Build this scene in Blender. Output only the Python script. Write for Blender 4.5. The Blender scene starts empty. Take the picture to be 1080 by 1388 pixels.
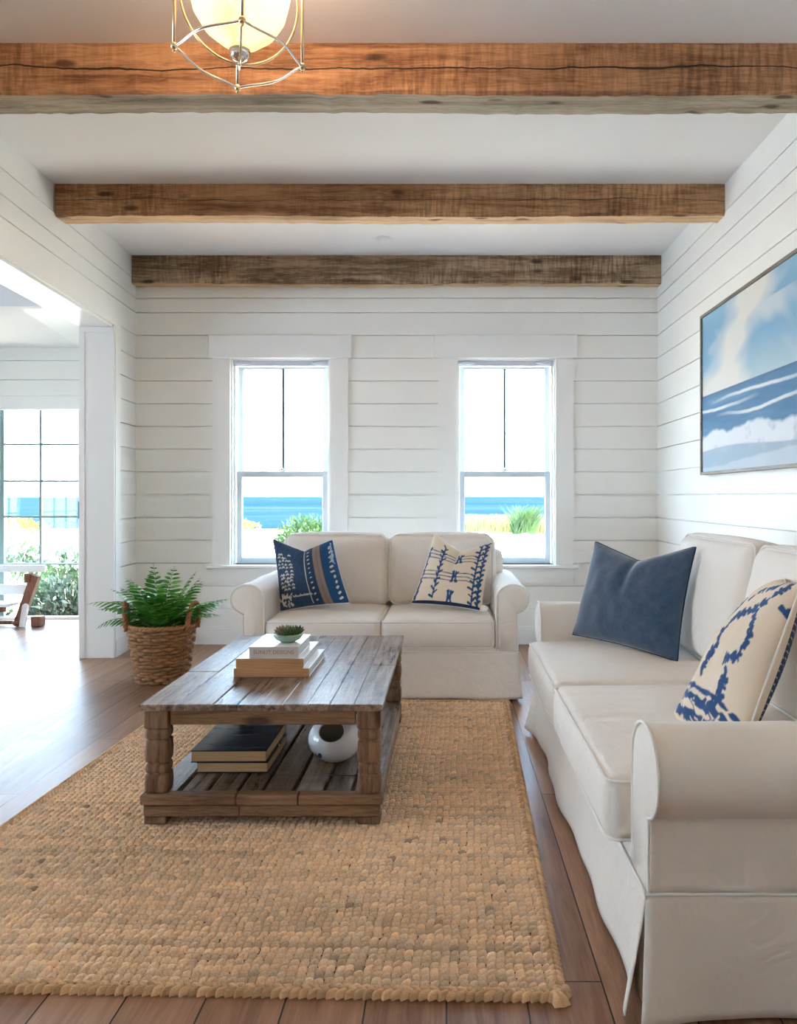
import bpy, math, random
import numpy as np
from mathutils import Vector, Matrix

random.seed(7)
rng = np.random.default_rng(11)
C = bpy.context.scene.collection
PI = math.pi
def lin(c):
    c = c / 255.0
    return c / 12.92 if c <= 0.04045 else ((c + 0.055) / 1.055) ** 2.4
def rgb(r, g, b): return (lin(r), lin(g), lin(b), 1.0)
def rgb3(r, g, b): return np.array([lin(r), lin(g), lin(b)])

# ------------------------------------------------------------------ materials
class NT:
    def __init__(s, name):
        s.m = bpy.data.materials.new(name); s.m.use_nodes = True
        s.t = s.m.node_tree; s.t.nodes.clear()
        s.out = s.n('ShaderNodeOutputMaterial')
    def n(s, typ, **kw):
        nd = s.t.nodes.new(typ)
        for k, v in kw.items():
            if k in nd.inputs: nd.inputs[k].default_value = v
            else: setattr(nd, k, v)
        return nd
    def l(s, a, b): s.t.links.new(a, b)
    def bsdf(s, **kw):
        b = s.n('ShaderNodeBsdfPrincipled')
        for k, v in kw.items(): b.inputs[k.replace('_', ' ')].default_value = v
        s.l(b.outputs[0], s.out.inputs[0]); return b
    def coord(s, scale=(1, 1, 1), rot=(0, 0, 0), kind='Object'):
        tc = s.n('ShaderNodeTexCoord'); mp = s.n('ShaderNodeMapping')
        mp.inputs['Scale'].default_value = scale; mp.inputs['Rotation'].default_value = rot
        s.l(tc.outputs[kind], mp.inputs[0]); return mp.outputs[0]
    def noise(s, vec, scale, detail=4, rough=0.5, dist=0.0):
        nd = s.n('ShaderNodeTexNoise'); s.l(vec, nd.inputs['Vector'])
        nd.inputs['Scale'].default_value = scale; nd.inputs['Detail'].default_value = detail
        nd.inputs['Roughness'].default_value = rough; nd.inputs['Distortion'].default_value = dist
        return nd.outputs['Fac']
    def ramp(s, fac, stops):
        r = s.n('ShaderNodeValToRGB'); s.l(fac, r.inputs[0]); e = r.color_ramp.elements
        while len(e) < len(stops): e.new(0.5)
        for i, (p, c) in enumerate(stops):
            e[i].position = p; e[i].color = c if len(c) == 4 else (*c, 1)
        return r.outputs[0]
    def math(s, op, a, b=None, c=None):
        nd = s.n('ShaderNodeMath', operation=op)
        for i, x in enumerate((a, b, c)):
            if x is None: continue
            if isinstance(x, (int, float)): nd.inputs[i].default_value = x
            else: s.l(x, nd.inputs[i])
        return nd.outputs[0]
    def mix(s, fac, a, b, mode='MIX'):
        nd = s.n('ShaderNodeMix', data_type='RGBA', blend_type=mode)
        for sock, x in ((nd.inputs[0], fac), (nd.inputs[6], a), (nd.inputs[7], b)):
            if isinstance(x, (int, float, tuple)): sock.default_value = x
            else: s.l(x, sock)
        return nd.outputs[2]
    def bump(s, b, h, strength, dist):
        nd = s.n('ShaderNodeBump'); nd.inputs['Strength'].default_value = strength
        nd.inputs['Distance'].default_value = dist; s.l(h, nd.inputs['Height']); s.l(nd.outputs[0], b.inputs['Normal'])

def paint(name, col, rough=0.5, bump=0.0, spec=0.5):
    k = NT(name); b = k.bsdf(Base_Color=col, Roughness=rough); b.inputs['Specular IOR Level'].default_value = spec
    v = k.coord()
    f = k.noise(v, 3.0, 3)
    c = k.mix(f, tuple(x * 0.97 for x in col[:3]) + (1,), tuple(min(1, x * 1.03) for x in col[:3]) + (1,))
    k.l(c, b.inputs['Base Color'])
    if bump: k.bump(b, k.noise(v, 60, 3), bump, 0.002)
    return k.m
def metal(name, col, rough=0.25):
    k = NT(name); k.bsdf(Base_Color=col, Roughness=rough, Metallic=1.0); return k.m
def glass(name, tint=(1, 1, 1, 1), refl=0.025):
    k = NT(name)
    tr = k.n('ShaderNodeBsdfTransparent'); tr.inputs[0].default_value = tint
    gl = k.n('ShaderNodeBsdfGlossy'); gl.inputs['Roughness'].default_value = 0.02
    mx = k.n('ShaderNodeMixShader'); mx.inputs[0].default_value = refl
    k.l(tr.outputs[0], mx.inputs[1]); k.l(gl.outputs[0], mx.inputs[2]); k.l(mx.outputs[0], k.out.inputs[0])
    return k.m
def fabric(name, col, weave=700.0, strength=0.25, wrinkle=0.35, rough=0.9, attr=None, sheen=0.2, mottle=None):
    k = NT(name); b = k.bsdf(Base_Color=col, Roughness=rough)
    b.inputs['Sheen Weight'].default_value = sheen; b.inputs['Specular IOR Level'].default_value = 0.2
    v = k.coord()
    if attr:
        a = k.n('ShaderNodeVertexColor', layer_name=attr); base = a.outputs[0]
    else:
        f = k.noise(v, 5, 4)
        base = k.mix(f, tuple(x * 0.95 for x in col[:3]) + (1,), tuple(min(1, x * 1.04) for x in col[:3]) + (1,))
    if mottle:
        f2 = k.noise(k.coord((1, 1, 1.0)), 22, 8, 0.75)
        base = k.mix(k.ramp(f2, [(0.35, (0, 0, 0)), (0.7, (1, 1, 1))]), base, mottle)
    fine = k.noise(v, weave / 3, 2)
    base = k.mix(0.12, base, fine, 'OVERLAY')
    k.l(base, b.inputs['Base Color'])
    h1 = k.noise(v, weave, 2)
    v2 = k.coord((1.0, 1.0, 1.0), (0.3, 0.5, 0.2))
    h2 = k.noise(v2, 7, 3, 0.55, 1.2)
    h = k.math('ADD', k.math('MULTIPLY', h1, 0.03 * strength / 0.25), k.math('MULTIPLY', h2, wrinkle * 2))
    k.bump(b, h, 0.6, 0.012)
    return k.m
def wood(name, dark, mid, light, axis='X', rough=0.55, saw=0.0, crack=0.0, knots=True, attr=None, scale=1.0, bumpd=0.004, spec=0.5):
    k = NT(name); b = k.bsdf(Roughness=rough); b.inputs['Specular IOR Level'].default_value = spec
    s = {'X': (0.6, 9, 9), 'Y': (9, 0.6, 9), 'Z': (9, 9, 0.6)}[axis]
    s = tuple(q * scale for q in s)
    g = k.noise(k.coord(s), 3.0, 8, 0.65, 0.8)
    g2 = k.noise(k.coord(tuple(q * 6 for q in s)), 4.0, 5, 0.6, 0.3)
    big = k.noise(k.coord(), 2.2, 3)
    f = k.math('ADD', k.math('MULTIPLY', g, 0.55), k.math('ADD', k.math('MULTIPLY', g2, 0.3), k.math('MULTIPLY', big, 0.25)))
    col = k.ramp(f, [(0.40, dark), (0.51, mid), (0.63, light)])
    h = f
    if saw:
        ss = {'X': (1, 0.05, 0.12), 'Y': (0.05, 1, 0.12), 'Z': (0.05, 0.05, 1)}[axis]
        sw = k.noise(k.coord(ss), 55, 3, 0.6)
        reg = k.ramp(k.noise(k.coord(), 1.3, 2), [(0.42, (0.15,) * 3), (0.6, (1,) * 3)])
        swc = k.ramp(sw, [(0.4, (0.55, 0.5, 0.45)), (0.6, (1.15, 1.12, 1.1))])
        col = k.mix(k.math('MULTIPLY', reg, saw), col, k.mix(1.0, col, swc, 'MULTIPLY'))
        h = k.math('ADD', h, k.math('MULTIPLY', sw, 0.6 * saw))
    if knots:
        vo = k.n('ShaderNodeTexVoronoi'); vo.inputs['Scale'].default_value = 1.0
        kv = {'X': (3.2, 9, 9), 'Y': (9, 3.2, 9), 'Z': (9, 9, 3.2)}[axis]
        k.l(k.coord(kv), vo.inputs['Vector'])
        kn = k.ramp(vo.outputs['Distance'], [(0.10, (0.18, 0.13, 0.1)), (0.2, (1, 1, 1))])
        col = k.mix(0.85, col, kn, 'MULTIPLY')
    if crack:
        tc = k.n('ShaderNodeTexCoord'); sp = k.n('ShaderNodeSeparateXYZ'); k.l(tc.outputs['Object'], sp.inputs[0])
        wn = k.noise(k.coord((1.1, 0.2, 0.2)), 1.2, 5, 0.6)
        d = k.math('ABSOLUTE', k.math('SUBTRACT', sp.outputs['Z'], k.math('MULTIPLY', k.math('SUBTRACT', wn, 0.5), 0.09)))
        wid = k.math('MULTIPLY', k.noise(k.coord((1, 0.1, 0.1)), 1.7, 2), 0.006 * crack)
        cr = k.math('LESS_THAN', d, k.math('SUBTRACT', wid, 0.0015))
        col = k.mix(cr, col, (0.02, 0.012, 0.008, 1))
        h = k.math('SUBTRACT', h, cr)
    if attr:
        a = k.n('ShaderNodeVertexColor', layer_name=attr)
        col = k.mix(1.0, col, a.outputs[0], 'MULTIPLY')
    k.l(col, b.inputs['Base Color'])
    k.l(k.math('ADD', k.math('MULTIPLY', f, 0.35), rough - 0.17), b.inputs['Roughness'])
    k.bump(b, h, 0.6, bumpd)
    return k.m

M = {}
M['wall'] = paint('white_wall_paint', (0.82, 0.82, 0.785, 1), 0.45)
M['trim'] = paint('white_trim_paint', (0.82, 0.82, 0.80, 1), 0.32)
M['ceiling'] = paint('ceiling_paint', (0.80, 0.795, 0.785, 1), 0.8)
M['vinyl'] = paint('window_vinyl', (0.60, 0.67, 0.72, 1), 0.35)
M['shade'] = paint('roller_shade', (0.55, 0.60, 0.66, 1), 0.6)
M['muntin'] = paint('grey_green_muntin', rgb(124, 146, 142), 0.45)
M['glass'] = glass('window_glass')
M['muntin_dark'] = paint('window_muntin', rgb(64, 84, 92), 0.45)
M['linen'] = fabric('slipcover_linen', (0.81, 0.75, 0.68, 1), wrinkle=0.6)
M['piping'] = fabric('slipcover_piping', (0.84, 0.81, 0.76, 1), wrinkle=0.05)
M['chrome'] = metal('polished_nickel', (0.75, 0.72, 0.68, 1), 0.15)
M['brass'] = metal('lantern_brass', (0.78, 0.62, 0.42, 1), 0.22)
M['darkmetal'] = metal('dark_metal', (0.12, 0.13, 0.14, 1), 0.4)
M['beam_a'] = wood('hewn_beam_near', rgb(76, 50, 32), rgb(142, 102, 70), rgb(180, 140, 104), 'X', 0.75, saw=0.75, crack=1.6, scale=0.7)
M['beam_b'] = wood('hewn_beam_middle', rgb(84, 52, 28), rgb(150, 106, 68), rgb(190, 150, 108), 'X', 0.75, saw=0.75, crack=1.0, scale=0.7)
M['beam_c'] = wood('hewn_beam_far', rgb(62, 44, 30), rgb(120, 94, 68), rgb(176, 152, 124), 'X', 0.8, saw=1.0, crack=0.3, scale=0.7)
M['beam_under'] = wood('grey_beam_underside', rgb(100, 86, 68), rgb(148, 134, 112), rgb(182, 170, 148), 'X', 0.8, crack=0.0, scale=0.7)  # underside of the near beam, greyer than its other faces
M['beam_tan'] = wood('pale_beam_underside', rgb(150, 112, 74), rgb(196, 160, 120), rgb(222, 190, 150), 'X', 0.8, scale=0.7)
M['table'] = wood('reclaimed_table_wood', rgb(44, 32, 26), rgb(104, 84, 70), rgb(158, 140, 124), 'Y', 0.28, attr='Col', scale=1.6, bumpd=0.006, saw=0.5)
M['table_x'] = wood('reclaimed_apron_wood', rgb(62, 40, 26), rgb(118, 86, 60), rgb(150, 116, 86), 'X', 0.6, scale=1.6)
M['table_z'] = wood('reclaimed_leg_wood', rgb(54, 34, 22), rgb(112, 80, 56), rgb(146, 112, 84), 'Z', 0.6, scale=1.6)
M['bench_wood'] = wood('bench_brown_wood', rgb(60, 34, 24), rgb(110, 66, 44), rgb(140, 90, 62), 'Z', 0.6)
M['driftwood'] = wood('driftwood', rgb(90, 80, 70), rgb(140, 128, 115), rgb(170, 160, 148), 'X', 0.9, knots=False)

# floor
k = NT('oak_plank_floor'); b = k.bsdf()
tc = k.n('ShaderNodeTexCoord'); sp = k.n('ShaderNodeSeparateXYZ'); k.l(tc.outputs['Object'], sp.inputs[0])
cb = k.n('ShaderNodeCombineXYZ'); k.l(sp.outputs['Y'], cb.inputs[0]); k.l(sp.outputs['X'], cb.inputs[1])
br = k.n('ShaderNodeTexBrick'); k.l(cb.outputs[0], br.inputs['Vector'])
br.inputs['Color1'].default_value = (0, 0, 0, 1); br.inputs['Color2'].default_value = (1, 1, 1, 1); br.inputs['Mortar'].default_value = (0.5, 0.5, 0.5, 1)
br.inputs['Scale'].default_value = 1.0; br.inputs['Brick Width'].default_value = 1.9; br.inputs['Row Height'].default_value = 0.19
br.inputs['Mortar Size'].default_value = 0.0022; br.inputs['Mortar Smooth'].default_value = 0.1; br.offset = 0.37; br.offset_frequency = 2; br.squash = 1.0
sep = k.n('ShaderNodeSeparateColor'); k.l(br.outputs['Color'], sep.inputs[0])
ad = k.n('ShaderNodeVectorMath', operation='ADD'); k.l(tc.outputs['Object'], ad.inputs[0])
off = k.n('ShaderNodeCombineXYZ'); k.l(k.math('MULTIPLY', sep.outputs[0], 37.0), off.inputs[0]); k.l(off.outputs[0], ad.inputs[1])
mp = k.n('ShaderNodeMapping'); mp.inputs['Scale'].default_value = (9, 0.7, 9); k.l(ad.outputs[0], mp.inputs[0])
g = k.noise(mp.outputs[0], 2.4, 8, 0.62, 1.3); mp2 = k.n('ShaderNodeMapping'); mp2.inputs['Scale'].default_value = (60, 2.5, 9); k.l(ad.outputs[0], mp2.inputs[0])
g2 = k.noise(mp2.outputs[0], 3, 4, 0.6)
f = k.math('ADD', k.math('MULTIPLY', g, 0.6), k.math('ADD', k.math('MULTIPLY', g2, 0.2), k.math('MULTIPLY', sep.outputs[0], 0.22)))
col = k.ramp(f, [(0.30, rgb(108, 74, 54)), (0.50, rgb(150, 112, 86)), (0.72, rgb(180, 142, 114))])
vo = k.n('ShaderNodeTexVoronoi'); vo.inputs['Scale'].default_value = 1.0; mp3 = k.n('ShaderNodeMapping'); mp3.inputs['Scale'].default_value = (4.5, 1.8, 1); k.l(ad.outputs[0], mp3.inputs[0]); k.l(mp3.outputs[0], vo.inputs['Vector'])
kn = k.ramp(vo.outputs['Distance'], [(0.03, (0.2, 0.15, 0.1)), (0.085, (1, 1, 1))])
col = k.mix(0.8, col, kn, 'MULTIPLY')
col = k.mix(br.outputs['Fac'], col, (0.03, 0.018, 0.012, 1))
b.inputs['Specular IOR Level'].default_value = 0.14
k.l(col, b.inputs['Base Color']); k.l(k.math('ADD', k.math('MULTIPLY', g, 0.2), 0.27), b.inputs['Roughness'])
k.bump(b, k.math('SUBTRACT', k.math('MULTIPLY', f, 0.4), br.outputs['Fac']), 0.35, 0.003)
M['floor'] = k.m

# attribute coloured material
def attr_mat(name, rough=0.9, attr='Col', spec=0.3, fine=0, fscale=300, sheen=0.0):
    k = NT(name); b = k.bsdf(Roughness=rough); b.inputs['Specular IOR Level'].default_value = spec
    b.inputs['Sheen Weight'].default_value = sheen
    a = k.n('ShaderNodeVertexColor', layer_name=attr); c = a.outputs[0]
    if fine:
        nf = k.noise(k.coord(), fscale, 3)
        c = k.mix(fine, c, nf, 'OVERLAY'); k.bump(b, nf, 0.8, 0.003)
    k.l(c, b.inputs['Base Color']); return k.m
M['jute'] = attr_mat('braided_jute', 0.85, fine=0.5, fscale=420)
M['weave'] = attr_mat('water_hyacinth_weave', 0.7, fine=0.4, fscale=250)
M['leaf'] = attr_mat('fern_leaf', 0.42, spec=0.5)
M['canvas'] = attr_mat('painted_canvas', 0.6, fine=0.15, fscale=500)
def leafmat(name, c1, c2, sc=3.0, trans=True):
    k = NT(name); v = k.coord(); f = k.noise(v, sc, 4)
    c = k.mix(k.ramp(f, [(0.35, (0, 0, 0)), (0.65, (1, 1, 1))]), c1, c2)
    b = k.n('ShaderNodeBsdfPrincipled'); b.inputs['Roughness'].default_value = 0.55; k.l(c, b.inputs['Base Color'])
    t = k.n('ShaderNodeBsdfTranslucent'); k.l(c, t.inputs[0])
    mx = k.n('ShaderNodeMixShader'); mx.inputs[0].default_value = 0.3
    k.l(b.outputs[0], mx.inputs[1]); k.l(t.outputs[0], mx.inputs[2]); k.l(mx.outputs[0], k.out.inputs[0]); return k.m

# ------------------------------------------------------------------ mesh helpers
def link(o, parent=None):
    C.objects.link(o)
    if parent is not None: o.parent = parent
    return o
def mesh(name, V, F, mat, parent=None, smooth=False, cols=None, mats=None, midx=None, loc=(0, 0, 0), rot=(0, 0, 0)):
    me = bpy.data.meshes.new(name)
    V = np.asarray(V, dtype=np.float32).reshape(-1, 3)
    if isinstance(F, np.ndarray):
        n, q = F.shape
        me.vertices.add(len(V)); me.vertices.foreach_set('co', V.ravel())
        me.loops.add(n * q); me.loops.foreach_set('vertex_index', F.astype(np.int32).ravel())
        me.polygons.add(n); me.polygons.foreach_set('loop_start', np.arange(0, n * q, q, dtype=np.int32))
        me.polygons.foreach_set('loop_total', np.full(n, q, dtype=np.int32)) if False else None
        me.update(calc_edges=True)
    else:
        me.from_pydata([tuple(map(float, v)) for v in V], [], F)
    me.validate()
    for m_ in (mats or [mat]): me.materials.append(m_)
    if midx is not None: me.polygons.foreach_set('material_index', np.asarray(midx, dtype=np.int32))
    me.polygons.foreach_set('use_smooth', np.full(len(me.polygons), smooth, dtype=bool))
    if cols is not None:
        ca = me.color_attributes.new('Col', 'FLOAT_COLOR', 'POINT')
        cc = np.ones((len(V), 4), dtype=np.float32); cc[:, :3] = cols
        ca.data.foreach_set('color', cc.ravel())
    me.update()
    o = bpy.data.objects.new(name, me); o.location = loc; o.rotation_euler = rot
    return link(o, parent)

class MB:
    """collects shapes into ONE mesh"""
    def __init__(s): s.V = []; s.F = []; s.n = 0; s.C = []; s.S = []; s.MI = []
    def add(s, V, F, col=None, smooth=False, mi=0):
        V = np.asarray(V, dtype=float).reshape(-1, 3)
        s.V.append(V); s.F += [tuple(int(i) + s.n for i in f) for f in F]
        s.S += [smooth] * len(F); s.MI += [mi] * len(F)
        s.C.append(np.tile(np.array(col if col is not None else (1, 1, 1), dtype=float)[:3], (len(V), 1)) if np.ndim(col) < 2 else col)
        s.n += len(V)
    def box(s, x0, x1, y0, y1, z0, z1, col=None, mi=0):
        V = [(x, y, z) for x in (x0, x1) for y in (y0, y1) for z in (z0, z1)]
        F = [(0, 1, 3, 2), (4, 6, 7, 5), (0, 4, 5, 1), (2, 3, 7, 6), (0, 2, 6, 4), (1, 5, 7, 3)]
        s.add(V, F, col, mi=mi)
    def bbox(s, x0, x1, y0, y1, z0, z1, c=0.005, col=None, mi=0):
        """box with chamfered edges"""
        V = []; F = []
        cx, cy, cz = (x0 + x1) / 2, (y0 + y1) / 2, (z0 + z1) / 2
        h = np.array([(x1 - x0) / 2, (y1 - y0) / 2, (z1 - z0) / 2]); c = min(c, h.min() * 0.9)
        idx = {}
        for sx in (-1, 1):
            for sy in (-1, 1):
                for sz in (-1, 1):
                    for a in range(3):
                        p = np.array([sx, sy, sz]) * (h - c); p[a] = (sx, sy, sz)[a] * h[a]
                        idx[(sx, sy, sz, a)] = len(V); V.append(p + (cx, cy, cz))
        for a in range(3):
            b_, c_ = (a + 1) % 3, (a + 2) % 3
            for sg in (-1, 1):
                q = []
                for (p, r) in ((-1, -1), (1, -1), (1, 1), (-1, 1)):
                    t = [0, 0, 0]; t[a] = sg; t[b_] = p; t[c_] = r; q.append(idx[(*t, a)])
                F.append(q if sg > 0 else q[::-1])
            for p in (-1, 1):
                for r in (-1, 1):
                    t0 = [0] * 3; t1 = [0] * 3
                    t0[a] = -1; t1[a] = 1
                    for t in (t0, t1): t[b_] = p; t[c_] = r
                    q = [idx[(*t0, b_)], idx[(*t1, b_)], idx[(*t1, c_)], idx[(*t0, c_)]]
                    F.append(q if p * r < 0 else q[::-1])
        for sx in (-1, 1):
            for sy in (-1, 1):
                for sz in (-1, 1):
                    q = [idx[(sx, sy, sz, a)] for a in range(3)]; F.append(q if sx * sy * sz > 0 else q[::-1])
        s.add(V, F, col, mi=mi)
    def tube(s, pts, r, seg=8, closed=False, col=None, caps=True):
        V, F = tube_geo(pts, r, seg, closed, caps); s.add(V, F, col, True)
    def lathe(s, prof, seg=24, c=(0, 0, 0), col=None, smooth=True, power=None):
        V = []; F = []
        for (r, z) in prof:
            for i in range(seg):
                a = 2 * PI * i / seg; ca, sa = math.cos(a), math.sin(a)
                q = 1.0 if power is None else (abs(ca) ** power + abs(sa) ** power) ** (-1 / power)
                V.append((c[0] + r * q * ca, c[1] + r * q * sa, c[2] + z))
        for j in range(len(prof) - 1):
            for i in range(seg):
                a, b_ = j * seg + i, j * seg + (i + 1) % seg
                F.append((a, b_, b_ + seg, a + seg))
        s.add(V, F, col, smooth)
    def ball(s, c, r, seg=14, rings=8, col=None):
        if np.isscalar(r): r = (r, r, r)
        prof = [(max(1e-4, math.sin(PI * j / rings)), -math.cos(PI * j / rings)) for j in range(rings + 1)]
        V = []; F = []
        for (q, z) in prof:
            for i in range(seg):
                a = 2 * PI * i / seg; V.append((c[0] + r[0] * q * math.cos(a), c[1] + r[1] * q * math.sin(a), c[2] + r[2] * z))
        for j in range(rings):
            for i in range(seg):
                a, b_ = j * seg + i, j * seg + (i + 1) % seg; F.append((a, b_, b_ + seg, a + seg))
        s.add(V, F, col, True)
    def build(s, name, mat, parent=None, loc=(0, 0, 0), rot=(0, 0, 0), cols=False, mats=None):
        me = bpy.data.meshes.new(name); V = np.concatenate(s.V)
        me.from_pydata([tuple(v) for v in V], [], s.F)
        for m_ in (mats or [mat]): me.materials.append(m_)
        me.polygons.foreach_set('use_smooth', s.S); me.polygons.foreach_set('material_index', s.MI)
        if cols:
            ca = me.color_attributes.new('Col', 'FLOAT_COLOR', 'POINT')
            cc = np.ones((len(V), 4), dtype=np.float32); cc[:, :3] = np.concatenate(s.C); ca.data.foreach_set('color', cc.ravel())
        me.update()
        o = bpy.data.objects.new(name, me); o.location = loc; o.rotation_euler = rot
        return link(o, parent)

def tube_geo(pts, r, seg=8, closed=False, caps=True):
    P = np.asarray(pts, dtype=float); n = len(P)
    if closed: T = np.roll(P, -1, 0) - np.roll(P, 1, 0)
    else: T = np.gradient(P, axis=0)
    T /= np.linalg.norm(T, axis=1)[:, None] + 1e-12
    ref = np.array([0.123, 0.21, 0.97]) if abs(T[0][2]) < 0.9 else np.array([0.97, 0.1, 0.2])
    nrm = np.cross(T[0], ref); nrm /= np.linalg.norm(nrm)
    V = np.zeros((n, seg, 3)); a = np.arange(seg) * 2 * PI / seg
    rr = np.full(n, r) if np.isscalar(r) else np.asarray(r)
    for i in range(n):
        nrm = nrm - T[i] * nrm.dot(T[i]); nrm /= np.linalg.norm(nrm) + 1e-12
        bn = np.cross(T[i], nrm)
        V[i] = P[i] + rr[i] * (np.cos(a)[:, None] * nrm + np.sin(a)[:, None] * bn)
    F = []
    for i in range(n if closed else n - 1):
        j = (i + 1) % n
        for q in range(seg):
            F.append((i * seg + q, i * seg + (q + 1) % seg, j * seg + (q + 1) % seg, j * seg + q))
    if caps and not closed:
        F.append(tuple(range(seg - 1, -1, -1))); F.append(tuple((n - 1) * seg + q for q in range(seg)))
    return V.reshape(-1, 3), F
def grid_faces(nu, nv, off=0, flip=False):
    i, j = np.meshgrid(np.arange(nu - 1), np.arange(nv - 1), indexing='ij')
    a = (i * nv + j).ravel() + off
    F = np.stack([a, a + nv, a + nv + 1, a + 1], 1)
    return F[:, ::-1] if flip else F
def wav(P, f, seed, n=5):
    """smooth pseudo noise from sines, about -1..1"""
    r = np.random.default_rng(seed); out = np.zeros(len(P))
    for _ in range(n):
        d = r.normal(size=3); d /= np.linalg.norm(d)
        out += np.sin(P @ d * f * r.uniform(0.6, 1.6) + r.uniform(0, 6.28))
    return out / n * 1.4
def tag(o, label=None, cat=None, group=None, kind=None):
    if label: o['label'] = label
    if cat: o['category'] = cat
    if group: o['group'] = group
    if kind: o['kind'] = kind
    return o
def thing(name, label, cat, loc=(0, 0, 0), rz=0.0, group=None):
    o = bpy.data.objects.new(name, None); o.location = loc; o.rotation_euler = (0, 0, rz); o.empty_display_size = 0.1
    C.objects.link(o); return tag(o, label, cat, group)
def struct(o): o['kind'] = 'structure'; return o

# ------------------------------------------------------------------ the room shell
CAMH = 1.19; F_ = 1050.0; VX, VY = 605.0, 673.0
YB = 6.25; XR = 1.70; ZC = 3.10
def at(px, py, Y): s = F_ / Y; return ((px - VX) / s, Y, CAMH + (VY - py) / s)
EDGE = (-2.505, YB); SL = 0.07; ANG = math.atan(SL)      # left wall leans in slightly towards the camera
fl = MB(); fl.box(-7.0, 1.95, -2.4, 7.62, -0.12, 0.0); struct(fl.build('floor', M['floor']))
cl = MB(); cl.box(-2.75, 1.95, -2.4, 6.45, ZC, ZC + 0.12); struct(cl.build('ceiling', M['ceiling']))

def shiplap(mb, u0, u1, z0, z1, seams, holes, put, gap=0.0072, th=0.019, back=0.11):
    """boards between seams with open grooves, cut round the holes; put(u,d,z)->xyz, d = depth out of the wall plane"""
    zs = [z0] + sorted(s for s in seams if z0 < s < z1) + [z1]
    def bx(ua, ub, za, zb, d0, d1):
        V = [put(u, d, z) for u in (ua, ub) for d in (d0, d1) for z in (za, zb)]
        mb.add(V, [(0, 1, 3, 2), (4, 6, 7, 5), (0, 4, 5, 1), (2, 3, 7, 6), (0, 2, 6, 4), (1, 5, 7, 3)])
    def fill(za, zb, d0, d1):
        cuts = sorted({za, zb, *[h for q in holes for h in q[2:] if za < h < zb]})
        for a, b_ in zip(cuts, cuts[1:]):
            m = (a + b_) / 2; iv = [(u0, u1)]
            for (ha, hb, hz0, hz1) in holes:
                if hz0 < m < hz1:
                    nv = []
                    for (p, q) in iv:
                        if ha > p: nv.append((p, min(q, ha)))
                        if hb < q: nv.append((max(p, hb), q))
                    iv = [(p, q) for p, q in nv if q - p > 1e-4 and p < q]
            for (p, q) in iv: bx(p, q, a, b_, d0, d1)
    for a, b_ in zip(zs, zs[1:]):
        fill(a + (gap / 2 if a > z0 else 0), b_ - (gap / 2 if b_ < z1 else 0), 0.0, -th)
    fill(z0, z1, -th, -back)
seams = [2.672 - 0.1835 * i for i in range(14)] + [2.79, 2.93]
# windows in the far wall (pixel centres 380.3 and 685)
WC = [(380.3 - VX) / 168.0, (685.0 - VX) / 168.0]
OW, OZ0, OZ1 = 0.402, 0.640, 2.302        # half opening width, bottom, top
holes = [(c - OW, c + OW, OZ0, OZ1) for c in WC]
w = MB(); shiplap(w, -2.62, XR + 0.1, 0.0, ZC, seams, holes, lambda u, d, z: (u, YB - d, z), back=0.17)
struct(w.build('wall_far', M['wall']))
w = MB(); shiplap(w, -2.2, YB + 0.17, 0.0, ZC, [s for s in seams], [], lambda u, d, z: (XR - d, u, z))
struct(w.build('wall_right', M['wall']))
# left wall in its own frame: local x = distance from the far corner towards the camera, local y into the room
# world = EDGE + R; direction towards camera
def LW(u, d, z):
    dx, dy = math.sin(ANG), -math.cos(ANG)
    nx, ny = math.cos(ANG), math.sin(ANG)
    return (EDGE[0] + dx * u + nx * d, EDGE[1] + dy * u + ny * d, z)
OP0, OP1, OPZ = 0.515, 6.9, 2.46
w = MB(); shiplap(w, -0.16, 8.6, 0.0, ZC, seams, [(OP0, OP1, -1, OPZ)], LW, back=0.21)
struct(w.build('wall_left', M['wall']))
def lbox(mb, u0, u1, d0, d1, z0, z1):
    V = [LW(u, d, z) for u in (u0, u1) for d in (d0, d1) for z in (z0, z1)]
    mb.add(V, [(0, 1, 3, 2), (4, 6, 7, 5), (0, 4, 5, 1), (2, 3, 7, 6), (0, 2, 6, 4), (1, 5, 7, 3)])
t = MB()
lbox(t, OP0 - 0.115, OP0, 0, 0.016, 0.0, OPZ + 0.15); lbox(t, OP0, OP1, 0, 0.016, OPZ, OPZ + 0.15); lbox(t, OP1, OP1 + 0.115, 0, 0.016, 0, OPZ + 0.15)
lbox(t, OP0 - 0.012, OP0 + 0.006, 0.016, 0.022, 0.0, OPZ + 0.006); lbox(t, OP0, OP1, 0.016, 0.022, OPZ - 0.006, OPZ + 0.012)
lbox(t, OP0 + 0.001, OP0 + 0.02, -0.235, 0.016, 0, OPZ); lbox(t, OP1 - 0.02, OP1, -0.235, 0.016, 0, OPZ); lbox(t, OP0, OP1, -0.235, 0.0, OPZ - 0.02, OPZ)
lbox(t, OP0 + 0.02, OP0 + 0.026, -0.225, -0.195, 0, OPZ - 0.02)
lbox(t, OP0 + 0.02, OP0 + 0.026, -0.012, 0.016, 0, OPZ - 0.02); lbox(t, OP0 + 0.02, OP0 + 0.026, -0.195, -0.012, OPZ - 0.06, OPZ - 0.02)
struct(t.build('trim_1', M['trim']))
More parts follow.
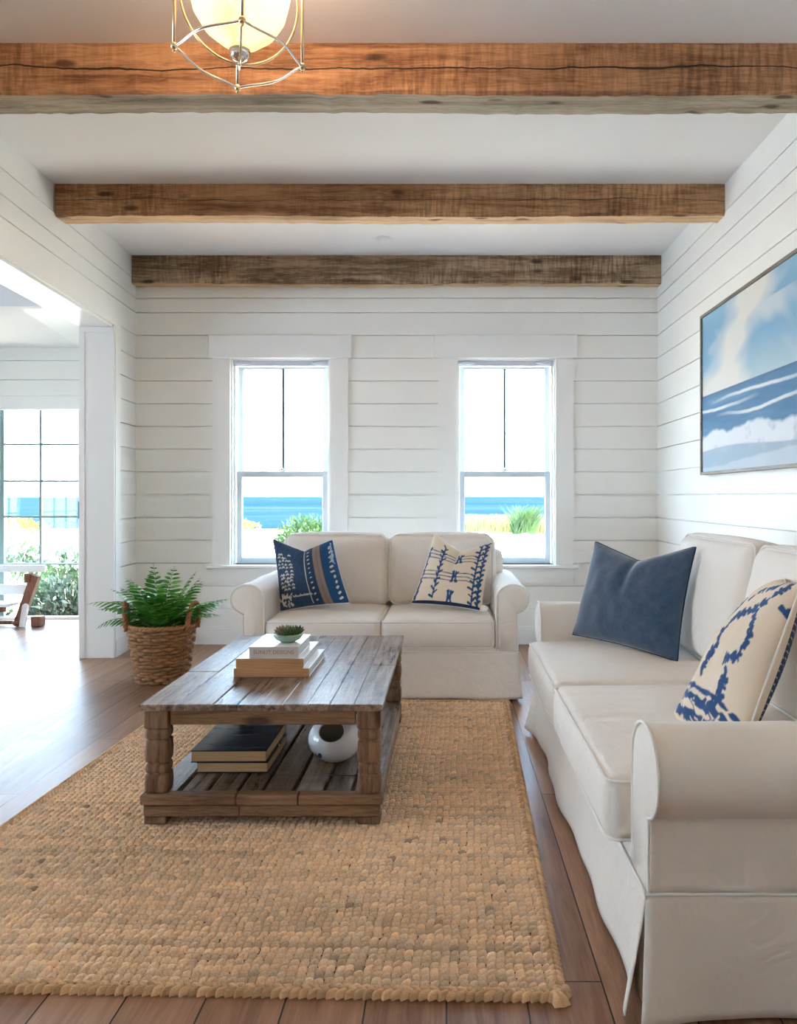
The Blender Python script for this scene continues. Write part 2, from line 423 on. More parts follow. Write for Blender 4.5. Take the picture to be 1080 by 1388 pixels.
# baseboards
def base_prof(mb, boxf):
    boxf(0.0, 0.118, 0.018); boxf(0.118, 0.142, 0.012)
bb = MB()
for (z0, z1, d) in ((0, 0.125, 0.018), (0.125, 0.142, 0.011)): bb.box(-2.50, XR, YB - d, YB, z0, z1)
struct(bb.build('baseboard_far', M['trim']))
bb = MB()
for (z0, z1, d) in ((0, 0.125, 0.018), (0.125, 0.142, 0.011)): bb.box(XR - d, XR, -2.2, YB - 0.018, z0, z1)
struct(bb.build('baseboard_right', M['trim']))
bb = MB()
for (z0, z1, d) in ((0, 0.125, 0.026), (0.125, 0.142, 0.018)): lbox(bb, 0.0, OP0 + 0.004, 0, d, z0, z1)
struct(bb.build('baseboard_left', M['trim']))

# double hung windows
def window(name, cx, sea):
    root = bpy.data.objects.new(name, None); root.location = (cx, YB, 0); C.objects.link(root); struct(root)
    m = MB()
    ow, z0, z1 = OW, OZ0, OZ1
    m.box(-ow - 0.143, -ow, -0.022, 0, z0 - 0.002, z1); m.box(ow, ow + 0.143, -0.022, 0, z0 - 0.002, z1)      # side casings
    m.bbox(-0.577, 0.577, -0.032, 0, z1, z1 + 0.187, 0.004)                                                     # head casing
    m.box(-ow - 0.143, ow + 0.143, -0.020, 0, z0 - 0.145, z0 - 0.03)                                           # apron
    m.build('casing', M['trim'], root)
    m = MB(); m.bbox(-0.583, 0.583, -0.06, 0.07, z0 - 0.028, z0, 0.006); m.build('sill', M['trim'], root)
    m = MB()  # jamb liner
    m.box(-ow - 0.001, -ow + 0.014, 0.0, 0.165, z0, z1); m.box(ow - 0.014, ow + 0.001, 0, 0.165, z0, z1)
    m.box(-ow, ow, 0, 0.165, z1 - 0.012, z1 + 0.001); m.box(-ow, ow, 0.07, 0.165, z0 - 0.01, z0 + 0.012)
    m.box(-ow + 0.014, -ow + 0.03, 0.03, 0.05, z0, z1); m.box(ow - 0.03, ow - 0.014, 0.03, 0.05, z0, z1)
    m.build('jamb', M['trim'], root)
    def sash(nm, y0, y1, za, zb, bot, top, st):
        q = MB(); a = ow - 0.030
        q.bbox(-a, -a + st, y0, y1, za, zb, 0.004); q.bbox(a - st, a, y0, y1, za, zb, 0.004)
        q.bbox(-a + st, a - st, y0, y1, za, za + bot, 0.004); q.bbox(-a + st, a - st, y0, y1, zb - top, zb, 0.004)
        # glazing bead
        for sx in (-1, 1): q.box(sx * (a - st) - 0.004 if sx > 0 else -a + st, sx * (a - st) if sx > 0 else -a + st + 0.004, y0 + 0.008, y1 - 0.008, za + bot, zb - top)
        o = q.build(nm, M['vinyl'], root)
        g_ = MB(); g_.box(-a + st, a - st, (y0 + y1) / 2 - 0.002, (y0 + y1) / 2 + 0.002, za + bot, zb - top)
        g_.build('pane', M['glass'], o); return o
    zm = 1.395
    up = sash('upper_sash', 0.10, 0.135, zm - 0.045, z1 - 0.02, 0.045, 0.052, 0.042)
    q = MB(); q.box(-0.009, 0.009, 0.096, 0.128, zm, z1 - 0.07); q.build('muntin', M['muntin_dark'], up)
    sash('lower_sash', 0.055, 0.09, z0 + 0.002, zm + 0.002, 0.052, 0.050, 0.044)
    q = MB(); q.bbox(-0.034, 0.034, 0.035, 0.06, zm + 0.003, zm + 0.016, 0.004); q.ball((0, 0.045, zm + 0.018), (0.014, 0.01, 0.01)); q.build('sash_lock', M['vinyl'], root)
    q = MB(); q.box(-ow + 0.012, ow - 0.012, 0.02, 0.07, z1 - 0.055, z1 - 0.012)
    for sx in (-1, 1): q.ball((sx * (ow - 0.09), 0.03, z1 - 0.033), (0.075, 0.03, 0.02))
    q.build('roller_shade', M['shade'], root)
    return root
window('window_1', WC[0], 0); window('window_2', WC[1], 1)

# beams
def beam(name_label, y0, y1, z0, x0, x1, front, under, cm=0.012):
    m = MB(); n = 90; rs = np.random.default_rng(int(y0 * 100))
    ys = np.linspace(x0, x1, n); V = []
    zc = (z0 + ZC) / 2
    for i, x in enumerate(ys):
        j = rs.normal(0, 0.0018, 8); wv = 0.004 * math.sin(x * 2.1 + y0)
        ring = [(x, y0 + cm * .4, ZC + 0.01), (x, y0 + j[0], ZC - 0.02), (x, y0 + j[1] + wv, z0 + cm + j[2]), (x, y0 + cm + j[3], z0 + wv + j[4]),
                (x, y1 - cm, z0 + wv + j[5]), (x, y1 + j[6], z0 + cm), (x, y1, ZC + 0.01)]
        V += [(a, b_ - (y0 + y1) / 2, c - zc) for a, b_, c in ring]
    F = []; MI = []
    for i in range(n - 1):
        for q in range(6):
            F.append((i * 7 + q, (i + 1) * 7 + q, (i + 1) * 7 + q + 1, i * 7 + q + 1)); MI.append(1 if q == 3 else 0)
    F.append(tuple(range(7))); MI.append(0); F.append(tuple((n - 1) * 7 + q for q in range(6, -1, -1))); MI.append(0)
    o = mesh('ceiling_beam', V, F, None, mats=[front, under], midx=MI, loc=(0, (y0 + y1) / 2, zc))
    return tag(o, name_label, 'beam')
def xl(Y): return EDGE[0] + (YB - Y) * SL + 0.006
beam('thick hewn wooden ceiling beam nearest the camera, behind the lantern, grey underneath', 3.26, 3.44, 2.885, xl(3.3), XR, M['beam_a'], M['beam_under'])
beam('middle one of the three hewn wooden ceiling beams, pale tan underneath', 4.73, 4.88, 2.905, xl(4.7), XR, M['beam_b'], M['beam_tan'])
beam('dark rough-sawn wooden beam lying against the far wall above the windows', 6.13, 6.248, 2.875, xl(6.15), XR, M['beam_c'], M['beam_tan'])

# rear wall with windows, behind the camera
RH = []
w = MB(); shiplap(w, -2.2, XR + 0.12, 0.0, ZC, seams, RH, lambda u, d, z: (u, -2.2 + d, z), back=0.15); struct(w.build('wall_rear', M['wall']))
def simple_window(name, cx, cy, hw, z0, z1, ncol, nrow, rz, frame=M['trim'], mun=M['muntin']):
    root = bpy.data.objects.new(name, None); root.location = (cx, cy, 0); root.rotation_euler.z = rz; C.objects.link(root); struct(root)
    m = MB(); f = 0.05
    m.box(-hw, -hw + f, -0.03, 0.03, z0, z1); m.box(hw - f, hw, -0.03, 0.03, z0, z1); m.box(-hw + f, hw - f, -0.03, 0.03, z0, z0 + f); m.box(-hw + f, hw - f, -0.03, 0.03, z1 - f, z1)
    m.build('frame', frame, root)
    m = MB(); m.box(-hw + f, hw - f, -0.002, 0.002, z0 + f, z1 - f); m.build('pane', M['glass'], root)
    m = MB()
    for i in range(1, ncol): x = -hw + f + (2 * hw - 2 * f) * i / ncol; m.box(x - 0.009, x + 0.009, -0.012, 0.012, z0 + f, z1 - f)
    for i in range(1, nrow): z = z0 + f + (z1 - z0 - 2 * f) * i / nrow; m.box(-hw + f, hw - f, -0.0115, 0.0115, z - 0.009, z + 0.009)
    m.build('muntin', mun, root)

# ------------------------------------------------------------------ sunroom through the opening on the left
SZ = 2.63; SY = 7.5; SX = -6.8
m = MB(); pa, pb = LW(0.3, -0.2, 0), LW(8.7, -0.2, 0)
m.add([(x, y, z) for z in (2.80, 2.92) for x, y in ((SX - .15, -2.4), (pb[0], -2.4), (pa[0], 5.8), (SX - .15, 5.8))], [(3, 2, 1, 0), (4, 5, 6, 7), (0, 1, 5, 4), (1, 2, 6, 5), (2, 3, 7, 6), (3, 0, 4, 7)])
m.box(SX - 0.15, -2.69, 5.8, SY + 0.15, SZ, SZ + 0.12)
m.box(SX, -2.69, 5.72, 5.80, SZ - 0.035, 2.82); struct(m.build('ceiling_sunroom', M['ceiling']))
m = MB()  # soffit strip along the right side of the sunroom end
V = [(-3.19, 5.8), (-2.69, 5.8), (-2.69, SY), (-3.50, SY)]
m.add([(x, y, z) for z in (SZ - 0.03, SZ) for x, y in V], [(3, 2, 1, 0), (4, 5, 6, 7), (0, 1, 5, 4), (1, 2, 6, 5), (2, 3, 7, 6), (3, 0, 4, 7)])
struct(m.build('trim_2', M['trim']))
m = MB(); m.box(-2.75, -2.62, 6.25, SY + 0.1, 0, SZ); struct(m.build('wall_sunroom_right', M['wall']))
def dx(px): return (px - VX) / 140.0
DR = dx(111.5); DL = DR - 1.78; DZ = 2.16
w = MB(); sw = [2.504 - 0.186 * i for i in range(14)]
shiplap(w, SX, -2.62, 0, SZ, sw, [(DL - 0.02, DR + 0.02, -1, DZ - 0.06)], lambda u, d, z: (u, SY - d, z), back=0.12); struct(w.build('wall_sunroom_far', M['wall']))
w = MB(); shiplap(w, -2.4, SY, 0, 2.8, sw, [(0.2, 2.0, 0.1, 1.75), (2.6, 3.8, 0.1, 1.75)], lambda u, d, z: (SX + d, u, z)); struct(w.build('wall_sunroom_left', M['wall']))
w = MB(); shiplap(w, SX, -2.0, 0, 2.8, sw, [], lambda u, d, z: (u, -2.2 + d, z)); struct(w.build('wall_sunroom_rear', M['wall']))
for i, (a, b_) in enumerate(((0.2, 2.0), (2.6, 3.8))): simple_window('window_%d' % (3 + i), SX - 0.06, (a + b_) / 2, (b_ - a) / 2, 0.1, 1.75, 4, 4, PI / 2)
# glazed door: divided lights above, one wide light below
root = bpy.data.objects.new('door_1', None); root.location = (0, SY + 0.03, 0); C.objects.link(root); struct(root)
def dz(py): return CAMH + (VY - py) / 140.0
m = MB()
m.bbox(DL - 0.12, DR + 0.10, -0.055, -0.03, dz(555.5), DZ + 0.004, 0.004); m.box(DR, DR + 0.09, -0.05, -0.03, 0, dz(555.5)); m.box(DL - 0.12, DL, -0.05, -0.03, 0, dz(555.5))
m.build('casing', M['trim'], root)
gx = [dx(105.5) - 0.374 * i for i in range(5)]
m = MB(); m.box(gx[0], DR, -0.02, 0.03, 0.0, dz(555.5)); m.box(DL, gx[4], -0.02, 0.03, 0, dz(555.5)); m.box(gx[4], gx[0], -0.02, 0.03, dz(555.5), dz(555.5) + 0.05)
m.box(gx[4], gx[0], -0.02, 0.03, 0.0, 0.025)
m.build('door_frame', M['trim'], root)
m = MB()
for q in gx[1:4]: m.box(q - 0.011, q + 0.011, -0.008, 0.02, dz(765), dz(555.5))
m.box(gx[2] - 0.02, gx[2] + 0.02, -0.01, 0.022, 0.025, dz(555.5))
for py in (602, 652, 700.5): m.box(gx[4], gx[0], -0.0075, 0.0195, dz(py) - 0.010, dz(py) + 0.010)
m.box(gx[4], gx[0], -0.012, 0.022, dz(765) - 0.008, dz(765) + 0.008)
m.build('muntin', M['muntin'], root)
m = MB(); m.box(gx[4], gx[0], 0.004, 0.008, 0.025, dz(555.5)); m.build('pane', M['glass'], root)
m = MB(); m.bbox(dx(106), dx(109), -0.05, -0.02, dz(703), dz(679), 0.004); m.build('door_handle', M['darkmetal'], root)

# ------------------------------------------------------------------ bench in the sunroom
def P(px, py, Y): return np.array(at(px, py, Y))
bn = thing('low_bench', 'low slatted white and brown bench in front of the glazed door', 'bench', (-3.95, 7.15, 0))
BY = 7.15
m = MB(); m.bbox(-1.1, 0.25, -0.03, 0.0, 0.495, 0.56, 0.006); m.build('top_slat', M['trim'], bn)
m = MB(); m.bbox(-1.1, 0.10, -0.06, -0.03, 0.29, 0.385, 0.006); m.build('back_slat', M['trim'], bn)
m = MB(); m.bbox(-1.1, 0.05, -0.28, -0.05, 0.205, 0.235, 0.006); m.build('seat_board', M['trim'], bn)
m = MB(); m.bbox(-1.1, 0.04, -0.285, -0.262, 0.165, 0.204, 0.004); m.build('front_rail', M['bench_wood'], bn)
m = MB(); m.bbox(-1.1, 0.06, -0.04, 0.0, 0.015, 0.05, 0.004); m.build('floor_rail', M['bench_wood'], bn)
def leg_part(m, pts, w0, y0, y1):
    (xa, za), (xb, zb) = pts; d = np.array([xb - xa, zb - za]); L_ = np.linalg.norm(d); nrm = np.array([-d[1], d[0]]) / L_ * w0 / 2
    q = [(xa + nrm[0], za + nrm[1]), (xa - nrm[0], za - nrm[1]), (xb - nrm[0], zb - nrm[1]), (xb + nrm[0], zb + nrm[1])]
    V = [(x, y, z) for y in (y0, y1) for x, z in q]
    m.add(V, [(0, 1, 2, 3), (7, 6, 5, 4), (0, 4, 5, 1), (1, 5, 6, 2), (2, 6, 7, 3), (3, 7, 4, 0)])
for sx, off in ((1, 0.0), (1, -1.05)):
    m = MB(); leg_part(m, ((0.045 + off, 0.03), (0.20 + off, 0.47)), 0.075, -0.10, -0.045); m.bbox(0.115 + off, 0.165 + off, -0.12, -0.045, 0.41, 0.49, 0.005)
    m.ball((0.035 + off, -0.07, 0.034), (0.05, 0.04, 0.034)); m.build('leg', M['bench_wood'], bn)
    m = MB(); leg_part(m, ((0.10 + off, 0.005), (0.13 + off, 0.20)), 0.05, -0.13, -0.105); m.ball((0.13 + off, -0.118, 0.19), (0.03, 0.013, 0.03)); m.build('brace', M['trim'], bn)
    m = MB(); m.bbox(0.16 + off, 0.25 + off, -0.09, 0.0, 0.0, 0.095, 0.006); m.build('foot_block', M['bench_wood'], bn)

# ------------------------------------------------------------------ smoke alarms
for (loc, lb) in (((-0.465, 5.73, ZC), 'round white smoke alarm on the ceiling between the middle and far beams'), ((-3.95, 6.55, SZ), 'small round fixture on the sunroom ceiling seen through the opening')):
    m = MB(); m.lathe([(0.0001, -0.032), (0.025, -0.032), (0.03, -0.026), (0.046, -0.022), (0.052, -0.01), (0.052, 0)], 28)
    tag(m.build('smoke_alarm', M['trim'], None, loc), lb, 'smoke alarm')

# ------------------------------------------------------------------ rug
def make_rug():
    cw, ch = 0.0236, 0.0248
    W, L = 1.87, 2.62
    nx, ny = int(W / cw), int(L / ch)
    pu = np.linspace(-1, 1, 9); pv = np.linspace(-1, 1, 7)
    U, Vv = np.meshgrid(pu, pv, indexing='ij'); U = U.ravel(); Vv = Vv.ravel()
    prof = np.sqrt(np.clip(1 - (np.abs(U) ** 3.0), 0, 1)) * np.sqrt(np.clip(1 - np.abs(Vv) ** 2.2, 0, 1))
    fc = grid_faces(9, 7)
    Vs = []; Fs = []; Cs = []; n = 0
    I, J = np.meshgrid(np.arange(nx), np.arange(ny), indexing='ij'); I = I.ravel(); J = J.ravel()
    cnt = len(I); r = np.random.default_rng(5)
    rowoff = r.uniform(-0.25, 0.25, ny)[J] * cw
    X = (I + 0.5) * cw - W + rowoff * 0.6 + r.normal(0, 0.0011, cnt); Y = (J + 0.5) * ch + r.normal(0, 0.0012, cnt)
    Y = Y + 0.004 * np.sin(X * 9 + J * 0.02) + 0.003 * np.sin(X * 23)
    X = X + 0.003 * np.sin(Y * 7)
    sx = cw * r.uniform(0.53, 0.62, cnt); sy = ch * r.uniform(0.37, 0.43, cnt); hz = r.uniform(0.0095, 0.0125, cnt)
    tilt = r.normal(0.36, 0.14, cnt)
    x = X[:, None] + sx[:, None] * U[None]; yl = sy[:, None] * Vv[None]
    y = Y[:, None] + yl + tilt[:, None] * sx[:, None] * U[None] * 0.55
    z = 0.002 + (hz[:, None] + 0.003) * prof[None] * (1 + 0.22 * U[None] * r.uniform(0.2, 1.4, cnt)[:, None])
    P_ = np.stack([x, y, z], 2).reshape(-1, 3)
    F = (fc[None] + (np.arange(cnt) * 63)[:, None, None]).reshape(-1, 4)
    basec = rgb3(236, 204, 168)
    tone = 1 + r.normal(0, 0.09, cnt) + 0.10 * np.sin(Y * 5.1 + 1.0) * np.sin(X * 3.3) 
    row = r.normal(0, 0.06, ny)[J]; tone = np.clip(tone + row, 0.55, 1.35)
    hue = r.normal(0, 0.02, cnt)
    dark = r.random(cnt) < 0.006
    tone[dark] *= 0.6
    c = basec[None] * tone[:, None]; c[:, 0] *= 1 + hue; c[:, 2] *= 1 - 2 * hue
    col = np.repeat(c[:, None, :], 63, 1)
    col = col * (1 + 0.10 * np.sin(U * 9 + Vv * 5))[None, :, None]
    allV = [P_]; allF = [F]; allC = [col.reshape(-1, 3)]; n = len(P_)
    # bound edge: plump overlapping strands lying along all four sides
    def strand(cx, cy, ang, L_, Rr, H):
        nonlocal n
        ca, sa = math.cos(ang), math.sin(ang)
        xx = cx + L_ * U * ca - Rr * Vv * sa; yy = cy + L_ * U * sa + Rr * Vv * ca
        allV.append(np.stack([xx, yy, 0.002 + H * prof], 1)); allF.append(fc + n); n += 63
        allC.append(np.tile(rgb3(216, 178, 136) * random.uniform(0.75, 1.2), (63, 1)))
    for e in range(4):
        Ln = W if e % 2 == 0 else L; k_ = int(Ln / 0.022)
        for i in range(k_):
            t_ = (i + 0.5) * Ln / k_
            for lane, da in ((0, 0.55), (1, -0.55)):
                o_ = 0.006 - 0.014 * lane
                if e == 0: cx, cy, an = -t_, -o_ , da
                elif e == 1: cx, cy, an = o_, t_, PI / 2 + da
                elif e == 2: cx, cy, an = -t_, L + o_, -da
                else: cx, cy, an = -W - o_, t_, PI / 2 - da
                strand(cx, cy, an + random.uniform(-.1, .1), 0.018, 0.0085, 0.017)
    for (cx, cy) in ((0, 0), (-W, 0), (0, L), (-W, L)):   # knotted corners
        for q in range(9): strand(cx + random.uniform(-.02, .012), cy + random.uniform(-.012, .02), q * 0.7, 0.026, 0.011, 0.019)
    # backing sheet
    allV.append(np.array([(-W, 0, 0.002), (0, 0, 0.002), (0, L, 0.002), (-W, L, 0.002)])); allF.append(np.array([[0, 1, 2, 3]]) + n); allC.append(np.tile(rgb3(84, 54, 32), (4, 1)))
    V = np.concatenate(allV); V[:, 2] = np.maximum(V[:, 2], 0.001)
    V[-4:, 2] = 0.003
    return mesh('jute_rug', V, np.concatenate(allF), M['jute'], None, True, cols=np.concatenate(allC), loc=(0.268, 1.835, 0.0), rot=(0, 0, -math.radians(1.5)))
tag(make_rug(), 'chunky braided golden jute area rug under the coffee table', 'rug')

# ------------------------------------------------------------------ coffee table
TX0, TX1, TY0, TY1 = -1.092, -0.226, 2.745, 4.11
ct = thing('coffee_table', 'rustic reclaimed wood coffee table with turned legs and lower shelf', 'coffee table', ((TX0 + TX1) / 2, (TY0 + TY1) / 2, 0.0185))
hw, hl = (TX1 - TX0) / 2, (TY1 - TY0) / 2
def planks(x0, x1, y0, y1, z0, z1, widths, gap, seed, splits=True):
    m = MB(); r = np.random.default_rng(seed); tot = sum(widths); x = x0
    for i, wd in enumerate(widths):
        wd_ = wd / tot * (x1 - x0)
        cuts = [y0, y1]
        if splits and r.random() < 0.6: cuts = [y0, y0 + (y1 - y0) * r.uniform(0.25, 0.8), y1]
        for a, b_ in zip(cuts, cuts[1:]):
            t_ = r.uniform(0.75, 1.3); g_ = r.uniform(-0.05, 0.05)
            m.bbox(x + gap / 2, x + wd_ - gap / 2, a + (0.001 if a > y0 else r.uniform(-.002, .002)), b_ - 0.001, z0, z1 + r.uniform(-0.0015, 0.0015), 0.003, col=(t_ * (1 + g_), t_, t_ * (1 - g_)))
        x += wd_
    return m
tp = planks(-hw, hw, -hl, hl, 0.410, 0.434, [1.25, 1.2, .8, .75, .75, .8, .75, .8, .95], 0.0016, 3); tp.build('tabletop', M['table'], ct, cols=True)
for sx in (-1, 1):
    m = MB(); m.bbox(sx * (hw - 0.035) - 0.011, sx * (hw - 0.035) + 0.011, -hl + 0.10, hl - 0.10, 0.352, 0.409, 0.003, col=(.9, .9, .9)); m.build('apron', M['table'], ct, cols=True)
for sy in (-1, 1):
    m = MB(); m.bbox(-hw + 0.10, hw - 0.10, sy * (hl - 0.045) - 0.011, sy * (hl - 0.045) + 0.011, 0.352, 0.409, 0.003); m.build('apron', M['table_x'], ct)
lp = [(0.043, 0.108)]
def bead(z0, z1, r, e=0.006, bulge=0.0015):
    return [(r - e, z0), (r - e * .3, z0 + e * .35), (r, z0 + e), (r + bulge, (z0 + z1) / 2), (r, z1 - e), (r - e * .3, z1 - e * .35), (r - e, z1)]
prof = [(0.036, 0.107)] + bead(0.109, 0.176, 0.041) + bead(0.180, 0.213, 0.039) + bead(0.217, 0.298, 0.0405, 0.008, 0.002) + bead(0.302, 0.338, 0.040) + [(0.034, 0.342)]
for sx in (-1, 1):
    for sy in (-1, 1):
        m = MB(); cx, cy = sx * (hw - 0.052), sy * (hl - 0.062)
        m.bbox(cx - 0.042, cx + 0.042, cy - 0.042, cy + 0.042, 0.340, 0.4095, 0.005)
        m.lathe(prof, 32, (cx, cy, 0), power=7)
        m.bbox(cx - 0.041, cx + 0.041, cy - 0.041, cy + 0.041, 0.0, 0.030, 0.004)
        m.build('leg', M['table_z'], ct)
sh = planks(-hw + 0.012, hw - 0.005, -hl + 0.055, hl - 0.03, 0.080, 0.104, [1, .9, 1, .8, 1, 1, .9, 1], 0.016, 8, False); sh.build('shelf', M['table'], ct, cols=True)
m = MB()
for (a, b_) in ((-hw + 0.002, -0.09), (-0.088, 0.13), (0.132, hw - 0.002)): m.bbox(a, b_, -hl + 0.004, -hl + 0.056, 0.073 + random.uniform(-.002, .002), 0.110, 0.005)
m.build('shelf_edge', M['table_x'], ct)
m = MB()
for (a, b_) in ((-hw + 0.012, -0.08), (-0.078, hw - 0.012)): m.bbox(a, b_, -hl + 0.012, -hl + 0.05, 0.031, 0.0725, 0.004)
m.build('shelf_rail', M['table_x'], ct)
m = MB(); m.bbox(-hw + 0.012, hw - 0.012, hl - 0.05, hl - 0.012, 0.031, 0.079, 0.004); m.build('shelf_rail', M['table_x'], ct)
for sx in (-1, 1):
    m = MB(); m.bbox(sx * (hw - 0.03) - 0.018, sx * (hw - 0.03) + 0.018, -hl + 0.052, hl - 0.052, 0.031, 0.079, 0.004, col=(.9, .9, .9)); m.build('shelf_rail', M['table'], ct, cols=True)

# ------------------------------------------------------------------ books
M['cover_white'] = paint('white_book_cover', (0.83, 0.84, 0.84, 1), 0.3)
M['pages_tan'] = None
def pages_mat(name, c1, c2):
    k = NT(name); b = k.bsdf(Roughness=0.8); f = k.noise(k.coord((0.5, 0.5, 60)), 12, 3); c = k.ramp(f, [(0.35, c1), (0.65, c2)]); k.l(c, b.inputs['Base Color']); k.bump(b, f, 0.3, 0.002); return k.m
M['pages_kraft'] = pages_mat('kraft_page_edges', rgb(176, 128, 84), rgb(206, 160, 114))
M['pages_cream'] = pages_mat('cream_page_edges', rgb(190, 150, 104), rgb(216, 180, 134))
M['pages_white'] = pages_mat('white_page_edges', rgb(196, 196, 194), rgb(232, 231, 228))
M['spine_grey'] = paint('pale_grey_spine', rgb(206, 198, 192), 0.5)
M['lettering'] = paint('faded_red_lettering', rgb(158, 118, 108), 0.6)
k = NT('dark_photo_cover'); b = k.bsdf(Roughness=0.18)
f = k.noise(k.coord((1, 6, 1)), 4, 5, 0.6, 0.5); k.l(k.ramp(f, [(0.35, rgb(14, 24, 38)), (0.52, rgb(34, 52, 74)), (0.72, rgb(110, 128, 146))]), b.inputs['Base Color']); M['cover_dark'] = k.m
def book(label, cat_group, loc, w_, d_, h_, cover, pages, rz=0.0, spine=None, hard=0.004, text=None):
    root = thing('book', label, 'book', loc, rz, cat_group)
    m = MB(); c = hard
    m.bbox(-w_ / 2, w_ / 2, 0, d_, h_ - c, h_, 0.0012); m.bbox(-w_ / 2, w_ / 2, 0, d_, 0, c, 0.0012)
    if spine is None: m.build('cover', cover, root)
    else: m.build('cover', cover, root)
    if spine is not None:
        q = MB(); q.bbox(-w_ / 2, w_ / 2, -0.002, 0.003, 0.0, h_, 0.0015); q.build('spine', spine, root)
    m = MB(); m.box(-w_ / 2 + 0.003, w_ / 2 - 0.004, 0.0035, d_ - 0.004, c, h_ - c); m.build('pages', pages, root)
    return root
bz = 0.0185 + 0.4345
g_ = 'books stacked on the coffee table'
book('wide book with tan edges at the bottom of the coffee table top stack', g_, (-0.7135, 3.16, bz), 0.308, 0.40, 0.036, M['cover_white'], M['pages_white'], spine=M['pages_kraft'])
book('tan-edged book in the middle of the coffee table top stack', g_, (-0.722, 3.165, bz + 0.0365), 0.277, 0.375, 0.038, M['cover_white'], M['pages_white'], spine=M['pages_kraft'])
b3 = book('smaller thick white book on top of the stack, under the green bowl', g_, (-0.708, 3.175, bz + 0.075), 0.202, 0.29, 0.046, M['cover_white'], M['pages_white'], spine=M['spine_grey'])
cu = bpy.data.curves.new('lettering', 'FONT'); cu.body = 'SUNLIT DESIGNS'; cu.size = 0.028; cu.extrude = 0.0003; cu.align_x = 'CENTER'; cu.align_y = 'CENTER'
tmp = bpy.data.objects.new('t', cu); C.objects.link(tmp); bpy.context.view_layer.update()
me = bpy.data.meshes.new_from_object(tmp.evaluated_get(bpy.context.evaluated_depsgraph_get())); bpy.data.objects.remove(tmp)
wd = max(v.co.x for v in me.vertices) - min(v.co.x for v in me.vertices)
me.transform(Matrix.Diagonal((0.165 / wd, 0.8, 1, 1))); me.materials.clear(); me.materials.append(M['lettering'])
lo = bpy.data.objects.new('lettering', me); lo.rotation_euler = (PI / 2, 0, 0); lo.location = (0, -0.0022, 0.0235); link(lo, b3)
sz = 0.0185 + 0.1055
g_ = 'books lying on the lower shelf'
book('thick cream-edged book at the bottom of the pile on the lower shelf', g_, (-0.825, 2.985, sz), 0.275, 0.36, 0.042, M['cover_dark'], M['pages_cream'], spine=None)
book('dark-covered book with a picture on its cover, upper of two on the lower shelf', g_, (-0.838, 2.98, sz + 0.0425), 0.292, 0.37, 0.046, M['cover_dark'], M['pages_cream'], rz=0.01)

# ------------------------------------------------------------------ bowl of succulents
M['celadon'] = paint('celadon_glaze', rgb(150, 176, 156), 0.25)
bw = thing('succulent_bowl', 'small shallow green ceramic bowl of succulents on the white book', 'bowl', (-0.672, 3.285, bz + 0.1215))
m = MB(); m.lathe([(0.0001, 0), (0.03, 0), (0.032, 0.003), (0.05, 0.012), (0.061, 0.026), (0.064, 0.036), (0.061, 0.037), (0.056, 0.028), (0.045, 0.02), (0.0001, 0.02)], 32); m.build('bowl', M['celadon'], bw)
m = MB(); m.ball((0, 0, 0.022), (0.055, 0.055, 0.009), 20, 8); m.build('soil', paint('potting_soil', rgb(62, 46, 34), 0.95), bw)
def leafcols(n, a, b_): t_ = rng.random(n); return a[None] * (1 - t_[:, None]) + b_[None] * t_[:, None]
for i in range(9):
    a = i * 2.4; rr_ = 0.014 + 0.026 * (i % 3) / 2 if i else 0; m = MB()
    c = np.array((rr_ * math.cos(a), rr_ * math.sin(a), 0.028)); pal = (rgb3(112, 134, 66), rgb3(132, 104, 76), rgb3(78, 104, 54))[i % 3]
    for q in range(16):
        b_ = q * 2.39996; t_ = 0.3 + 0.8 * q / 16; L_ = 0.038
        d = np.array((math.cos(b_) * math.sin(t_), math.sin(b_) * math.sin(t_), math.cos(t_)))
        m.tube([c, c + d * L_ * .45, c + d * L_ * 0.8, c + d * L_ * 1.05 + (0, 0, .002)], [0.003, 0.0062, 0.005, 0.0008], 7, col=pal * random.uniform(.6, 1.3))
    m.build('succulent', M['leaf'], bw, cols=True)

# ------------------------------------------------------------------ white vessel on the lower shelf
M['porcelain'] = paint('white_glazed_ceramic', (0.80, 0.80, 0.83, 1), 0.12)
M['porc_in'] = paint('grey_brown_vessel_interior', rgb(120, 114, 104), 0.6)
M['blue_mark'] = paint('blue_fish_decal', rgb(30, 74, 130), 0.3)
vs = thing('round_vase', 'round white glazed vessel with a tilted dark opening on the lower shelf', 'vase', (-0.452, 3.14, sz))
R0, H0 = 0.107, 0.092
ax = Vector((-0.02, -0.78, 0.62)).normalized()          # axis of the opening
rot = ax.to_track_quat('Z', 'Y').to_matrix()
def ell(v):   # squashed ball with flat foot
    p = np.array([v[0] * R0, v[1] * R0, v[2] * H0 + 0.085]); p[2] = max(p[2], 0.0); return p
mo = MB(); V = []; F = []; SEG = 48; cut = 0.50; ring = 26
for j in range(ring + 1):
    th = cut + (PI - cut) * j / ring
    for i in range(SEG):
        a = 2 * PI * i / SEG; d = rot @ Vector((math.sin(th) * math.cos(a), math.sin(th) * math.sin(a), math.cos(th))); V.append(ell(d))
for j in range(ring):
    for i in range(SEG): F.append((j * SEG + i, (j + 1) * SEG + i, (j + 1) * SEG + (i + 1) % SEG, j * SEG + (i + 1) % SEG))
mo.add(V, F, smooth=True)
rim = [V[i] for i in range(SEG)]; mo.tube(rim, 0.0035, 8, closed=True)
mo.build('body', M['porcelain'], vs)
mi = MB(); cen = np.mean(rim, 0); V2 = [cen + (np.array(p) - cen) * 0.985 - np.array(ax) * 0.002 for p in rim] + [cen + (np.array(p) - cen) * 0.98 - np.array(ax) * 0.028 for p in rim] + [cen + (np.array(p) - cen) * 0.6 - np.array(ax) * 0.05 for p in rim] + [cen - np.array(ax) * 0.055]
